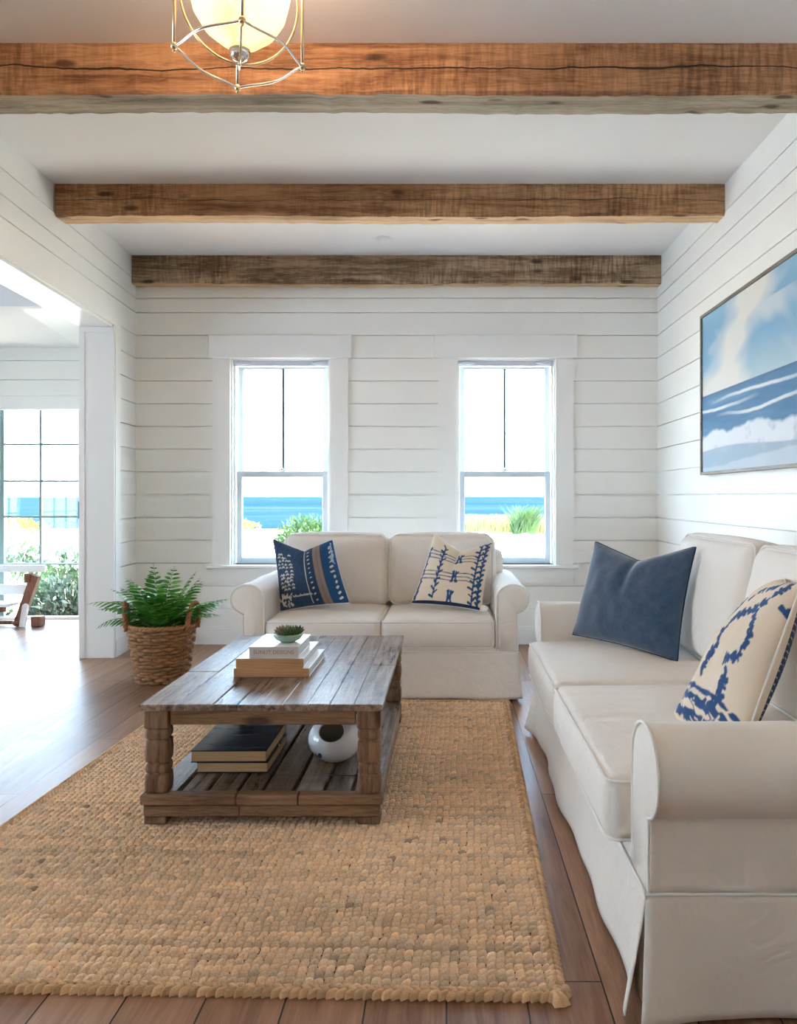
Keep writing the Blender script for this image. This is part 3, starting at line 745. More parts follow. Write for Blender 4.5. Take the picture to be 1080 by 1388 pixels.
F2 = [(j * SEG + i, j * SEG + (i + 1) % SEG, (j + 1) * SEG + (i + 1) % SEG, (j + 1) * SEG + i) for j in range(2) for i in range(SEG)] + [(2 * SEG + i, 2 * SEG + (i + 1) % SEG, 3 * SEG) for i in range(SEG)]
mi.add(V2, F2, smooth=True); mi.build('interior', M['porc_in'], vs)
mk = MB()
def onv(x, z, e=0.0008):
    zz = (z - 0.085) / H0; xx = x / R0; yy = -math.sqrt(max(0, 1 - xx * xx - zz * zz)); n_ = np.array([xx / R0, yy / R0, zz / H0]); n_ /= np.linalg.norm(n_)
    return np.array([x, yy * R0, z]) + n_ * e
def patch(cx, cz, rx, rz_, tl=0.0):
    V = [onv(cx, cz)]
    for i in range(20):
        a = 2 * PI * i / 20; u, v = rx * math.cos(a), rz_ * math.sin(a); V.append(onv(cx + u * math.cos(tl) - v * math.sin(tl), cz + u * math.sin(tl) + v * math.cos(tl)))
    mk.add(V, [(0, 1 + i, 1 + (i + 1) % 20) for i in range(20)], smooth=True)
patch(-0.047, 0.043, 0.0085, 0.013, -0.1); patch(-0.058, 0.037, 0.0075, 0.0035, 0.1); patch(-0.064, 0.042, 0.003, 0.006, 0.5); patch(-0.060, 0.029, 0.002, 0.003)
mk.build('fish_mark', M['blue_mark'], vs)
cd = MB(); cd.tube([(-0.36, 3.12, sz + 0.004), (-0.335, 3.08, sz + 0.003), (-0.318, 3.02, sz + 0.003), (-0.33, 2.97, sz + 0.003), (-0.36, 2.95, sz + 0.003), (-0.42, 2.955, sz + 0.003), (-0.47, 2.96, sz + 0.003)], 0.0025, 6)
tag(cd.build('cord', M['darkmetal']), 'thin dark cord lying on the lower shelf beside the white vessel', 'cord')

# ------------------------------------------------------------------ cushions
def cushion_pts(n=(26, 20, 10)):
    """closed cube surface, clustered to the edges; returns P in [-1,1]^3 and quads"""
    Vd = {}; V = []; F = []
    def vid(p):
        k_ = (round(p[0], 5), round(p[1], 5), round(p[2], 5))
        if k_ not in Vd: Vd[k_] = len(V); V.append(p)
        return Vd[k_]
    ts = [np.sin(np.linspace(-1, 1, q + 1) * PI / 2) for q in n]
    for a in range(3):
        b_, c_ = (a + 1) % 3, (a + 2) % 3
        for sg in (-1.0, 1.0):
            for i in range(n[b_]):
                for j in range(n[c_]):
                    q = []
                    for (ii, jj) in ((i, j), (i + 1, j), (i + 1, j + 1), (i, j + 1)):
                        p = [0, 0, 0]; p[a] = sg; p[b_] = ts[b_][ii]; p[c_] = ts[c_][jj]; q.append(vid(tuple(map(float, p))))
                    F.append(q if sg > 0 else q[::-1])
    return np.array(V), np.array(F)
def cushion(parent, name, half, r, crown, loc, rot=(0, 0, 0), seed=1, n=(64, 48, 12), puff=0.01, wr=0.004, axis=2, pipe=True, droop=None, wf=(14, 30), mat=None, wdir=None):
    P0, F = cushion_pts(n); h = np.array(half)
    def shape(P_):
        p = P_ * h; core = np.clip(p, -(h - r), h - r); d = p - core; L_ = np.linalg.norm(d, axis=1)[:, None] + 1e-9
        out = core + d / L_ * r
        a, b_ = [i for i in range(3) if i != axis]
        ca = np.clip(1 - (P_[:, a]) ** 2, 0, 1); cb = np.clip(1 - (P_[:, b_]) ** 2, 0, 1); cx_ = np.clip(1 - P_[:, axis] ** 2, 0, 1)
        out[:, axis] += P_[:, axis] * crown * (ca * cb) ** 0.6
        out[:, a] += P_[:, a] ** 3 * puff * cx_ * cb ** .5; out[:, b_] += P_[:, b_] ** 3 * puff * cx_ * ca ** .5
        wn = wav(out, wf[0], seed) * wr + wav(out * (1 if wdir is None else np.array(wdir)), wf[1], seed + 9) * wr * 0.45
        out[:, axis] += np.sign(P_[:, axis]) * wn * (ca * cb) ** 0.35 * (np.abs(P_[:, axis]) > 0.9)
        if axis == 2:
            q_ = out[:, 0] * 34 + 5.0 * wav(out, 5, seed + 5) + 2.2 * np.sin(out[:, 1] * 7 + seed); rdg = 1 - np.abs(np.sin(q_)) ** .8
            out[:, 2] -= rdg * wr * 1.3 * np.clip(wav(out * np.array([1, .5, 1]), 9, seed + 6) + .35, 0, 1) * (ca * cb) ** 0.25 * (P_[:, 2] > .9)
        else:
            q_ = out[:, 2] * 26 + out[:, 0] * 9 * np.sin(seed) + 5.0 * wav(out, 6, seed + 5); rdg = 1 - np.abs(np.sin(q_)) ** .8
            out[:, 1] += rdg * wr * 1.0 * np.clip(wav(out, 8, seed + 6) + .2, 0, 1) * (ca * cb) ** 0.25 * (P_[:, 1] < -.9)
        out += (wav(out, wf[0] * .7, seed + 3) * wr * 0.6)[:, None] * np.sign(P_) * (1 - np.abs(np.sign(P_) - P_)) * 0.5
        if droop is not None: out = droop(out, P_)
        return out
    o = mesh(name, shape(P0), F, mat or M['linen'], parent, True, loc=loc, rot=rot)
    if pipe:
        pm = MB(); a, b_ = [i for i in range(3) if i != axis]; e = 1 - 0.29 * r / h
        for sg in (-1, 1):
            pts = []
            ra, rb = 1 - r * 1.0 / h[a], 1 - r * 1.0 / h[b_]
            for (qa, qb, st) in ((1, 1, 0), (-1, 1, 1), (-1, -1, 2), (1, -1, 3)):
                for kk in range(7):
                    an = (st + kk / 6) * PI / 2; pts.append((ra * qa + (1 - ra) * math.cos(an), rb * qb + (1 - rb) * math.sin(an)))
            den = []
            for i in range(len(pts)):
                p, q = np.array(pts[i]), np.array(pts[(i + 1) % len(pts)]); m_ = max(1, int(np.linalg.norm((q - p) * np.array([h[a], h[b_]])) / 0.03))
                for s_ in range(m_): den.append(p + (q - p) * s_ / m_)
            den = np.array(den); Q = np.zeros((len(den), 3)); Q[:, a] = den[:, 0]; Q[:, b_] = den[:, 1]; Q[:, axis] = sg
            # bring loop to the rounded border: slightly inside on the axis face
            Q2 = Q.copy(); Q2[:, axis] = sg * (1 - 0.29 * r / h[axis]); Q2[:, a] *= (1 - 0.10 * r / h[a]); Q2[:, b_] *= (1 - 0.10 * r / h[b_])
            out = Q2 * h; out[:, a] += np.sign(Q[:, a]) * 0; 
            if droop is not None: out = droop(out, Q2)
            pm.tube(out, 0.0042, 6, closed=True)
        pm.build('piping', M['piping'], o)
    return o

# ------------------------------------------------------------------ slipcovered sofas
def arm_profile(side, xin, rz, rr, xo):
    """closed outline (x,z) of a rolled arm: inner face, roll curling outwards, outer face. side=+1: outer to +x"""
    pts = [(xin, z) for z in np.linspace(0.2851, rz - 0.02, 7)]
    cx, cz = xin + rr, rz
    for i in range(25):
        a = PI - (PI * 1.42) * i / 24; pts.append((cx + rr * 1.12 * math.cos(a) + rr * .12, cz + rr * math.sin(a)))
    pts += [(xo - 0.004, rz - rr * 0.98)] + [(xo, z) for z in np.linspace(rz - rr * 1.08, 0.2851, 8)]
    return [(side * x, z) for x, z in pts]
def sofa(name, label, loc, rz, W, D, arm_w, seat_split, seat_top, arm_top, back_top, cushion_front=-0.02, seed=1, wr=0.006, back_lean=0.16, cush_h=0.085, bh=(0.24, 0.10), flare=0.02, backpos=None, armr=0.1):
    root = thing(name, label, 'sofa', loc, rz)
    hw_ = W / 2; xi = hw_ - arm_w - armr * 0.0
    # frame / body under the seat and the back
    P0, F = cushion_pts((20, 14, 10)); 
    def rbox(nm, x0, x1, y0, y1, z0, z1, r=0.03, sd=1):
        h = np.array([(x1 - x0) / 2, (y1 - y0) / 2, (z1 - z0) / 2]); p = P0 * h; core = np.clip(p, -(h - r), h - r); d = p - core; d /= np.linalg.norm(d, axis=1)[:, None] + 1e-9
        o_ = core + d * r + np.array([(x0 + x1) / 2, (y0 + y1) / 2, (z0 + z1) / 2]); o_ += (wav(o_, 9, sd) * 0.003)[:, None]
        return mesh(nm, o_, F, M['linen'], root, True)
    sb = seat_top - cush_h * 2
    rbox('base', -xi - 0.06, xi + 0.06, 0.003, D - 0.05, 0.10, sb + 0.01, 0.012, seed)
    bo = rbox('back_frame', -hw_ + 0.05, hw_ - 0.05, D - 0.17, D, 0.20, back_top - 0.07, 0.05, seed + 1)
    # arms
    rr = armr; rzc = arm_top - rr
    for side in (-1, 1):
        prof_ = arm_profile(side, xi, rzc, rr, hw_ - 0.02)
        ys = [0.0, 0.004, 0.012] + list(np.linspace(0.04, D - 0.03, 26)) + [D - 0.01, D]
        V = []; n = len(prof_); c = np.mean(prof_, 0)
        for iy, y in enumerate(ys):
            e = {0: 0.022, 1: 0.008, 2: 0.002}.get(iy, 0.0) if iy < 3 else (0.01 if iy == len(ys) - 1 else 0)
            for (x, z) in prof_:
                cx_ = side * (xi + arm_w * .5); cz_ = z if z < rzc - rr else rzc
                dx_, dz_ = x - cx_, z - cz_; L_ = math.hypot(dx_, dz_) + 1e-6
                xx = x - dx_ / L_ * e; zz = z - dz_ / L_ * e
                w_ = 0.0025 * math.sin(y * 13 + z * 17 + seed) + 0.002 * math.sin(y * 31 - z * 23)
                V.append((xx + side * w_, y, zz + w_ * .5))
        Fa = []
        for i in range(len(ys) - 1):
            for q in range(n):
                a, b_ = i * n + q, i * n + (q + 1) % n; Fa.append((a, b_, b_ + n, a + n) if side > 0 else (a, a + n, b_ + n, b_))
        Fa.append(tuple(range(n))[::-1] if side > 0 else tuple(range(n))); Fa.append(tuple((len(ys) - 1) * n + q for q in range(n)) if side > 0 else tuple((len(ys) - 1) * n + q for q in range(n))[::-1])
        ao = mesh('arm', V, Fa, M['linen'], root, True)
        md = ao.modifiers.new('ws', 'WEIGHTED_NORMAL') if False else None
        pm = MB(); pp = [(x, 0.0035, z) for (x, z) in prof_]; 
        # densify
        dn = []
        for i in range(len(pp) - 1):
            a, b_ = np.array(pp[i]), np.array(pp[i + 1]); m_ = max(1, int(np.linalg.norm(b_ - a) / 0.03)); dn += [a + (b_ - a) * s_ / m_ for s_ in range(m_)]
        dn.append(np.array(pp[-1])); pm.tube(dn, 0.0042, 6)
        pm.build('piping', M['piping'], ao)
    # skirt: four flat panels that flare apart at the corners over recessed pleat inserts
    zt = 0.287; hem = 0.012; hx = hw_ - 0.02; nz = 14
    corners = [(-hx, 0.0), (hx, 0.0), (hx, D + 0.005), (-hx, D + 0.005)]
    SV = []; SF = []; so_n = 0; pm = MB()
    def sheet(pts3):
        nonlocal so_n
        a_ = np.array(pts3); n0 = len(a_)
        SV.append(a_.reshape(-1, 3)); SF.extend([(so_n + i * nz + j, so_n + i * nz + j + 1, so_n + (i + 1) * nz + j + 1, so_n + (i + 1) * nz + j) for i in range(n0 - 1) for j in range(nz - 1)]); so_n += n0 * nz
    for ci in range(4):
        a = np.array(corners[ci]); b_ = np.array(corners[(ci + 1) % 4]); L_ = np.linalg.norm(b_ - a); tg = (b_ - a) / L_; nr = np.array([tg[1], -tg[0]]); n = int(L_ / 0.018); cols_ = []
        for i in range(n + 1):
            s_ = L_ * i / n; ed = min(s_, L_ - s_); sg = -1 if s_ < L_ / 2 else 1; row_ = []
            for j in range(nz):
                t_ = j / (nz - 1); q = math.exp(-(ed / 0.07) ** 2)
                o_ = 0.003 + flare * t_ * (0.45 + 0.2 * math.sin(s_ * 4.1 + seed + ci)) + (0.007 * math.sin(s_ * 7.3 + seed * 2 + ci) + 0.004 * math.sin(s_ * 17 + seed + ci * 2)) * t_ ** 1.6 + flare * 1.5 * q * t_ ** 1.2
                al = sg * (0.004 + 0.022 * t_ ** 1.3) * math.exp(-(ed / 0.05) ** 2)
                z = zt + (hem - zt) * t_ + (0.004 * math.sin(s_ * 5 + seed) + 0.012 * q) * t_
                p = a + tg * (s_ + al) + nr * o_; row_.append((p[0], p[1], max(z, 0.006)))
            cols_.append(row_)
        sheet(cols_); pm.tube([c_[0] for c_ in cols_], 0.004, 6)
        tp0 = -np.array([-(corners[ci - 1][0] - a[0]), -(corners[ci - 1][1] - a[1])]); tp0 = tp0 / np.linalg.norm(tp0)
        ins = []
        for (d1, pull) in ((-0.09, .004), (-0.05, .006), (-0.018, .010), (0.0, .016), (0.018, .010), (0.05, .006), (0.09, .004)):
            base_ = a + (tg * d1 if d1 > 0 else tp0 * (-d1)); inw = (np.array([0.0, D / 2]) - a); inw /= np.linalg.norm(inw)
            ins.append([(base_[0] + inw[0] * pull * (1 + .3 * t_) - inw[0] * flare * .5 * t_, base_[1] + inw[1] * pull * (1 + .3 * t_) - inw[1] * flare * .5 * t_, zt + (0.02 - zt) * t_) for t_ in np.linspace(0, 1, nz)])
        sheet(ins)
    so = mesh('skirt', np.concatenate(SV), SF, M['linen'], root, True)
    sm = so.modifiers.new('solid', 'SOLIDIFY'); sm.thickness = 0.003
    pm.build('piping', M['piping'], so)
    # front apron between skirt seam and cushion
    # seat cushions
    xs = [-xi + 0.004] + [(-xi) + (2 * xi) * f_ for f_ in seat_split] + [xi - 0.004]
    depth = D - 0.20
    for i in range(len(xs) - 1):
        a, b_ = xs[i] + 0.003, xs[i + 1] - 0.003
        cushion(root, 'seat_cushion', ((b_ - a) / 2, (depth - cushion_front) / 2, cush_h), 0.035, 0.028, ((a + b_) / 2, (cushion_front + depth) / 2, sb + cush_h), seed=seed * 7 + i, wr=wr, puff=0.012, wdir=(0.35, 1.6, 1))
    for i in range(len(xs) - 1):
        a, b_ = xs[i] + 0.004, xs[i + 1] - 0.004
        if i == 0: a -= 0.03
        if i == len(xs) - 2: b_ += 0.03
        hz = (back_top - seat_top) / 2 + 0.02
        yb = (D - 0.17 - bh[1] * 0.75) if backpos is None else backpos
        cushion(root, 'back_cushion', ((b_ - a) / 2, bh[1], hz), 0.06, 0.05, ((a + b_) / 2, yb, seat_top + hz - 0.005), rot=(-back_lean, 0, 0), seed=seed * 5 + i, wr=wr * .8, axis=1, puff=0.02, n=(54, 14, 46))
    return root
loveseat = sofa('loveseat', 'cream slipcovered two-seat sofa below the two windows', (-0.385, 4.50, 0), 0.0, 1.64, 0.93, 0.145, [0.5], 0.468, 0.678, 0.90, cushion_front=-0.005, seed=2, wr=0.004, armr=0.088, flare=0.012, cush_h=0.085, bh=(0.24, 0.085))
sofa2 = sofa('sofa', 'long cream slipcovered sofa along the right wall, below the seascape painting', (0.455, 2.83, 0), -PI / 2, 2.18, 0.98, 0.17, [0.475], 0.492, 0.665, 0.97, cushion_front=-0.06, seed=4, wr=0.007, armr=0.105, flare=0.03, cush_h=0.082, bh=(0.24, 0.10), back_lean=0.20)

# ------------------------------------------------------------------ throw pillows
def pillow(label, corners, thick, paint_f, mat, chop=0.0, n=150, concave=0.05, side_hint=(0, -1, 0), pipe_mat=None, crease=0.0, tassels=False, wr=0.003, seed=3, back_f=None, pw=0.5):
    """corners: BL, BR, TR, TL in world space (seen from the front)"""
    BL, BR, TR, TL = [np.array(c, dtype=float) for c in corners]; cen = (BL + BR + TR + TL) / 4; cen0 = cen.copy()
    t_ = np.sin(np.linspace(-1, 1, n) * PI / 2 * 0.92) / math.sin(PI / 2 * 0.92); U, Vv = np.meshgrid(t_, t_, indexing='ij'); U = U.ravel(); Vv = Vv.ravel()
    def flat(u, v):
        u2 = u * (1 - concave * (1 - v ** 2)); 
        dip = chop * np.clip(1 - np.abs(u) / 0.95, 0, 1) ** 1.05 * np.clip((v + 1) / 2, 0, 1) ** 2.6
        v2 = v * (1 - concave * (1 - u ** 2)) - dip * 2
        a = ((1 - u2) * (1 - v2))[:, None] * BL + ((1 + u2) * (1 - v2))[:, None] * BR + ((1 + u2) * (1 + v2))[:, None] * TR + ((1 - u2) * (1 + v2))[:, None] * TL
        return a / 4
    nrm = np.cross(BR - BL, TL - BL); nrm /= np.linalg.norm(nrm)
    if nrm.dot(np.array(side_hint)) < 0: nrm = -nrm
    base = flat(U, Vv)
    bul = (np.clip(1 - U ** 2, 0, 1) * np.clip(1 - Vv ** 2, 0, 1)) ** pw
    if crease: bul = bul * (1 - crease * np.exp(-(U / 0.10) ** 2) * np.clip((Vv + .35) / 1.35, 0, 1) ** 1.5)
    root = thing('throw_pillow', label, 'pillow', tuple(cen0), 0.0)
    wn = wav(np.stack([U, Vv, U * 0], 1), 6, seed) * wr + wav(np.stack([U, Vv * .5, U * 0], 1), 17, seed + 1) * wr * .5
    wn = wn * bul ** .5
    Pf = base + nrm[None] * ((bul * thick + wn)[:, None]) - cen0; Pb = base - nrm[None] * ((bul * thick * 0.85)[:, None]) - cen0
    cf = paint_f(U, Vv); cb = (back_f or paint_f)(U, Vv)
    V = np.concatenate([Pf, Pb]); F = np.concatenate([grid_faces(n, n), grid_faces(n, n, n * n, True)])
    mesh('pillow_cover', V, F, mat, root, True, cols=np.concatenate([cf, cb]))
    tt = np.linspace(-1, 1, 40); o_ = np.ones(40)
    ring = np.concatenate([flat(tt, -o_), flat(o_, tt)[1:], flat(-tt, o_)[1:], flat(-o_, -tt)[1:-1]]) - cen0
    pm = MB(); pm.tube(ring, 0.0035, 6, closed=True); pm.build('piping', pipe_mat or M['piping'], root)
    if tassels:
        for cpt in (BR,):
            m = MB(); p = cpt - cen0; m.ball(tuple(p + (0.01, -0.02, 0.018)), (0.02, 0.018, 0.02)); m.ball(tuple(p + (0.03, -0.03, 0.016)), (0.014, 0.012, 0.016)); m.build('tassel', M['piping'], root)
    return root
def base_col(U, c): return np.tile(c, (len(U), 1))
def blend(col, mask, c): mask = np.clip(mask, 0, 1)[:, None]; return col * (1 - mask) + np.asarray(c) * mask
def hashn(U, V, f, seed): P_ = np.stack([U, V, U * 0 + seed], 1); return wav(P_, f, seed, 7)
def stroke(U, V, pts, w_, rag=0.3, seed=0):
    m = np.zeros(len(U)); rg = hashn(U, V, 26, 50 + seed) * rag * w_
    for (a, b_) in zip(pts, pts[1:]):
        a = np.array(a); b_ = np.array(b_); d = b_ - a; L2 = d @ d; t_ = np.clip(((U - a[0]) * d[0] + (V - a[1]) * d[1]) / L2, 0, 1)
        ds = np.hypot(U - a[0] - t_ * d[0], V - a[1] - t_ * d[1]); m = np.maximum(m, np.clip((w_ + rg - ds) / 0.014 + .5, 0, 1))
    return m
def p_denim(U, V):
    c = base_col(U, rgb3(48, 70, 98)) * (1 + 0.18 * hashn(U, V * .3, 60, 3))[:, None]
    c = blend(c, (U > 0.60) * 1.0, rgb3(36, 78, 124)); c = blend(c, (U > 0.06) * (U < 0.30) * 1.0, rgb3(40, 62, 90))
    st = (U > 0.33) & (U < 0.57); c = blend(c, st * 1.0, rgb3(134, 118, 108)); c = blend(c, (st & (np.abs(U - 0.45) < 0.015)) * .6, rgb3(92, 96, 110))
    wh = rgb3(214, 206, 196); r = np.random.default_rng(4)
    for i in range(4):
        for j in range(11):
            if r.random() < 0.86:
                u0 = -0.82 + i * 0.13 + r.uniform(-.03, .03); v0 = -0.52 + j * 0.105 + r.uniform(-.02, .02); w_ = r.uniform(.025, .045)
                c = blend(c, stroke(U, V, [(u0 - w_, v0 - .012), (u0, v0 + .025), (u0 + w_, v0 - .008)], 0.016, .5, i), wh)
    for i in range(26):
        u0, v0 = r.uniform(-.95, -.55), r.uniform(-.98, -.66); a = r.uniform(0, 3); c = blend(c, stroke(U, V, [(u0, v0), (u0 + .07 * math.cos(a), v0 + .07 * math.sin(a))], 0.018, .5, i), wh)
    for i in range(15):
        u0 = -.5 + i * .04; c = blend(c, stroke(U, V, [(u0, -.72 + r.uniform(-.02, .02)), (u0 + .02, -.74)], 0.014, .4, i), wh)
    c = blend(c, stroke(U, V, [(0.03, -.95), (.03, .9)], .012, .2), wh)
    for j in range(11): v0 = -.9 + j * .16; c = blend(c, stroke(U, V, [(.16, v0), (.19, v0 + .02)], .017, .6, j), wh); c = blend(c, stroke(U, V, [(.84 + r.uniform(-.04, .04), v0), (.88, v0 + .05)], .024, .6, j), wh)
    for j in range(14): v0 = .2 + j * .05; c = blend(c, stroke(U, V, [(.9 + r.uniform(-.05, .05), v0), (.92, v0 + .03)], .02, .6, j), rgb3(170, 190, 215))
    return c
NAVY = rgb3(44, 78, 122)
def p_lattice(U, V):
    c = base_col(U, rgb3(224, 208, 188)); r = np.random.default_rng(9)
    for v0 in (0.50, -0.12):
        for k_ in range(3):
            y_ = v0 - k_ * 0.11; c = blend(c, stroke(U, V, [(-.98, y_ + .02), (-.5, y_), (0, y_ - .02), (.5, y_ + .03), (.75, y_ - .02)], .013, .3, k_), NAVY)
    def leafy(x0, ys, w_, n_):
        nonlocal c
        for i in range(n_):
            y_ = ys[0] + (ys[1] - ys[0]) * i / (n_ - 1); sg = 1 if i % 2 else -1
            c = blend(c, stroke(U, V, [(x0, y_), (x0 + sg * w_ * r.uniform(.5, 1), y_ + r.uniform(.04, .10))], .028, .5, i), NAVY)
        c = blend(c, stroke(U, V, [(x0, ys[0]), (x0, ys[1])], .022, .6), NAVY)
    leafy(-.42, (-.85, .72), .11, 17); leafy(.72, (-.92, .92), .15, 20); leafy(.88, (-.92, .92), .07, 26)
    leafy(-.93, (-.9, .5), .04, 12)
    for (x0, y0) in ((.12, .42), (.10, -.22), (.05, -.82)):
        c = blend(c, stroke(U, V, [(x0 - .03, y0 - .17), (x0 - .02, y0 + .17)], .028, .4), NAVY); c = blend(c, stroke(U, V, [(x0 + .07, y0 - .16), (x0 + .05, y0 + .16)], .026, .4), NAVY)
        for (a, b_) in ((-.08, -.18), (.12, -.16), (.12, .15), (-.06, .16)): c = blend(c, stroke(U, V, [(x0 + .02, y0), (x0 + a, y0 + b_)], .022, .5), NAVY)
    c = blend(c, (V < -.93) * 1.0, rgb3(38, 52, 78))
    return c
def p_floral(U, V):
    c = base_col(U, rgb3(226, 208, 186)); r = np.random.default_rng(12)
    def sprig(pts, w_=.035, n_=10):
        nonlocal c; w_ *= 1.7; pts = [(x_ * .8 + .32, y_) for x_, y_ in pts]
        pts = np.array(pts, dtype=float); seg = np.linalg.norm(np.diff(pts, axis=0), axis=1); cum = np.concatenate([[0], np.cumsum(seg)])
        tt = np.linspace(0, cum[-1], n_)
        for i, s_ in enumerate(tt):
            k_ = min(np.searchsorted(cum, s_, 'right') - 1, len(seg) - 1); f_ = (s_ - cum[k_]) / seg[k_]; p = pts[k_] * (1 - f_) + pts[k_ + 1] * f_
            for _ in range(3):
                a = r.uniform(0, 6.28); c = blend(c, stroke(U, V, [tuple(p), (p[0] + w_ * math.cos(a), p[1] + w_ * math.sin(a))], .024, .6, i), NAVY)
    sprig([(-.45, .28), (-.05, .42), (.35, .62)], n_=15); sprig([(.2, .5), (.48, .22), (.42, -.08), (.05, -.18)], n_=20); sprig([(-.5, .22), (-.62, -.02)], n_=6)
    sprig([(-.55, -.12), (-.62, -.42)], .045, 9); sprig([(.30, -.3), (.32, -.55), (.18, -.72)], .045, 10); sprig([(.5, .75), (.62, .9)], .04, 5); sprig([(-.5, .62), (-.1, .78), (.3, .88)], .04, 8)
    sprig([(-.92, .0), (-.86, .5)], .025, 14); sprig([(.82, .62), (.92, .8)], .04, 5)
    for (y_, w_) in ((-.58, .028), (-.70, .05), (-.86, .05)):
        c = blend(c, stroke(U, V, [(-.98, y_), (-.3, y_ - .04), (.4, y_ - .02), (.95, y_ - .06)], w_, .7, int(-y_ * 10)), NAVY)
    for i in range(46):
        u0, v0 = r.uniform(-.95, .95), r.uniform(-.99, -.62); a = r.uniform(-.8, .8); c = blend(c, stroke(U, V, [(u0, v0), (u0 + .09 * math.cos(a), v0 + .09 * math.sin(a))], .012, .5, i), NAVY if r.random() < .5 else rgb3(226, 208, 186))
    return c
def p_floral_back(U, V):
    c = base_col(U, rgb3(226, 208, 186)); band = (U > .72) & (U < .95); c = blend(c, band * 1.0, rgb3(38, 56, 88))
    return blend(c, (band & (np.sin(V * 85 + np.sin(U * 20)) > .93)) * 1.0, rgb3(190, 190, 195))
def p_velvet(U, V): return base_col(U, rgb3(34, 62, 92)) * (1 + 0.22 * hashn(U, V * .35, 34, 5) + .12 * hashn(U * .4, V, 50, 6))[:, None]
def p_velvet_back(U, V): return base_col(U, rgb3(112, 116, 124))
M['print_cloth'] = fabric('printed_cotton', (1, 1, 1, 1), attr='Col', wrinkle=0.12, sheen=0.05)
M['velvet'] = fabric('blue_velvet', rgb(38, 66, 96), attr='Col', wrinkle=0.2, sheen=0.7, mottle=rgb(66, 84, 104), rough=0.75)
M['navy_pipe'] = fabric('navy_piping', rgb(26, 44, 66), wrinkle=0.02)
# loveseat pillows
def Q(px, py, Y): return at(px, py, Y)
pillow('navy printed throw pillow with a taupe stripe, at the left end of the loveseat', [Q(380, 829, 4.80), Q(474, 817, 4.72), Q(451, 732, 4.97), Q(370, 731, 5.00)], 0.085, p_denim, M['print_cloth'], chop=0.16, crease=0.4, seed=5)
pillow('cream throw pillow with blue bamboo-lattice print at the right end of the loveseat', [Q(557, 818, 4.80), Q(652, 828, 4.70), Q(668, 736, 4.95), Q(589, 724, 4.98)], 0.085, p_lattice, M['print_cloth'], chop=0.18, crease=0.4, tassels=True, seed=8)
pillow('plain blue velvet throw pillow at the far end of the long sofa', [Q(776, 860, 3.66), Q(918, 897, 3.20), Q(943, 742, 3.30), Q(807, 735, 3.72)], 0.095, p_velvet, M['velvet'], chop=0.14, crease=0.4, side_hint=(-0.6, -1, 0), pipe_mat=M['navy_pipe'], back_f=p_velvet_back, seed=11, wr=0.005)
pillow('large cream throw pillow with navy leafy embroidery, nearest on the long sofa', [(0.70, 2.42, 0.495), (0.745, 1.985, 0.50), (0.94, 2.05, 0.96), (1.09, 2.50, 0.925)], 0.10, p_floral, M['print_cloth'], chop=0.03, crease=0.0, side_hint=(-1, -0.4, 0.4), n=200, back_f=p_floral_back, seed=14, wr=0.006, concave=0.03)

# ------------------------------------------------------------------ seascape painting on the right wall
pt = thing('framed_painting', 'large framed seascape painting with breaking surf on the right wall', 'painting', (XR, 4.16, 1.845))
PY0, PY1 = -0.90, 0.90; PZ0, PZ1 = -0.515, 0.52; fr = 0.018
m = MB()
M['frame_dark'] = wood('grey_brown_frame_wood', rgb(74, 66, 58), rgb(110, 100, 88), rgb(138, 128, 114), 'Y', 0.5, knots=False)
m.box(-0.045, -0.004, PY0, PY0 + fr, PZ0, PZ1); m.box(-0.045, -0.004, PY1 - fr, PY1, PZ0, PZ1); m.box(-0.045, -0.004, PY0 + fr, PY1 - fr, PZ0, PZ0 + fr); m.box(-0.045, -0.004, PY0 + fr, PY1 - fr, PZ1 - fr, PZ1)
m.build('frame', M['frame_dark'], pt)
nu, nv = 420, 260
uu, vv = np.meshgrid(np.linspace(0, 1, nu), np.linspace(0, 1, nv), indexing='ij'); U = uu.ravel(); Vv = vv.ravel()   # U=0 far (left in view), V=0 bottom
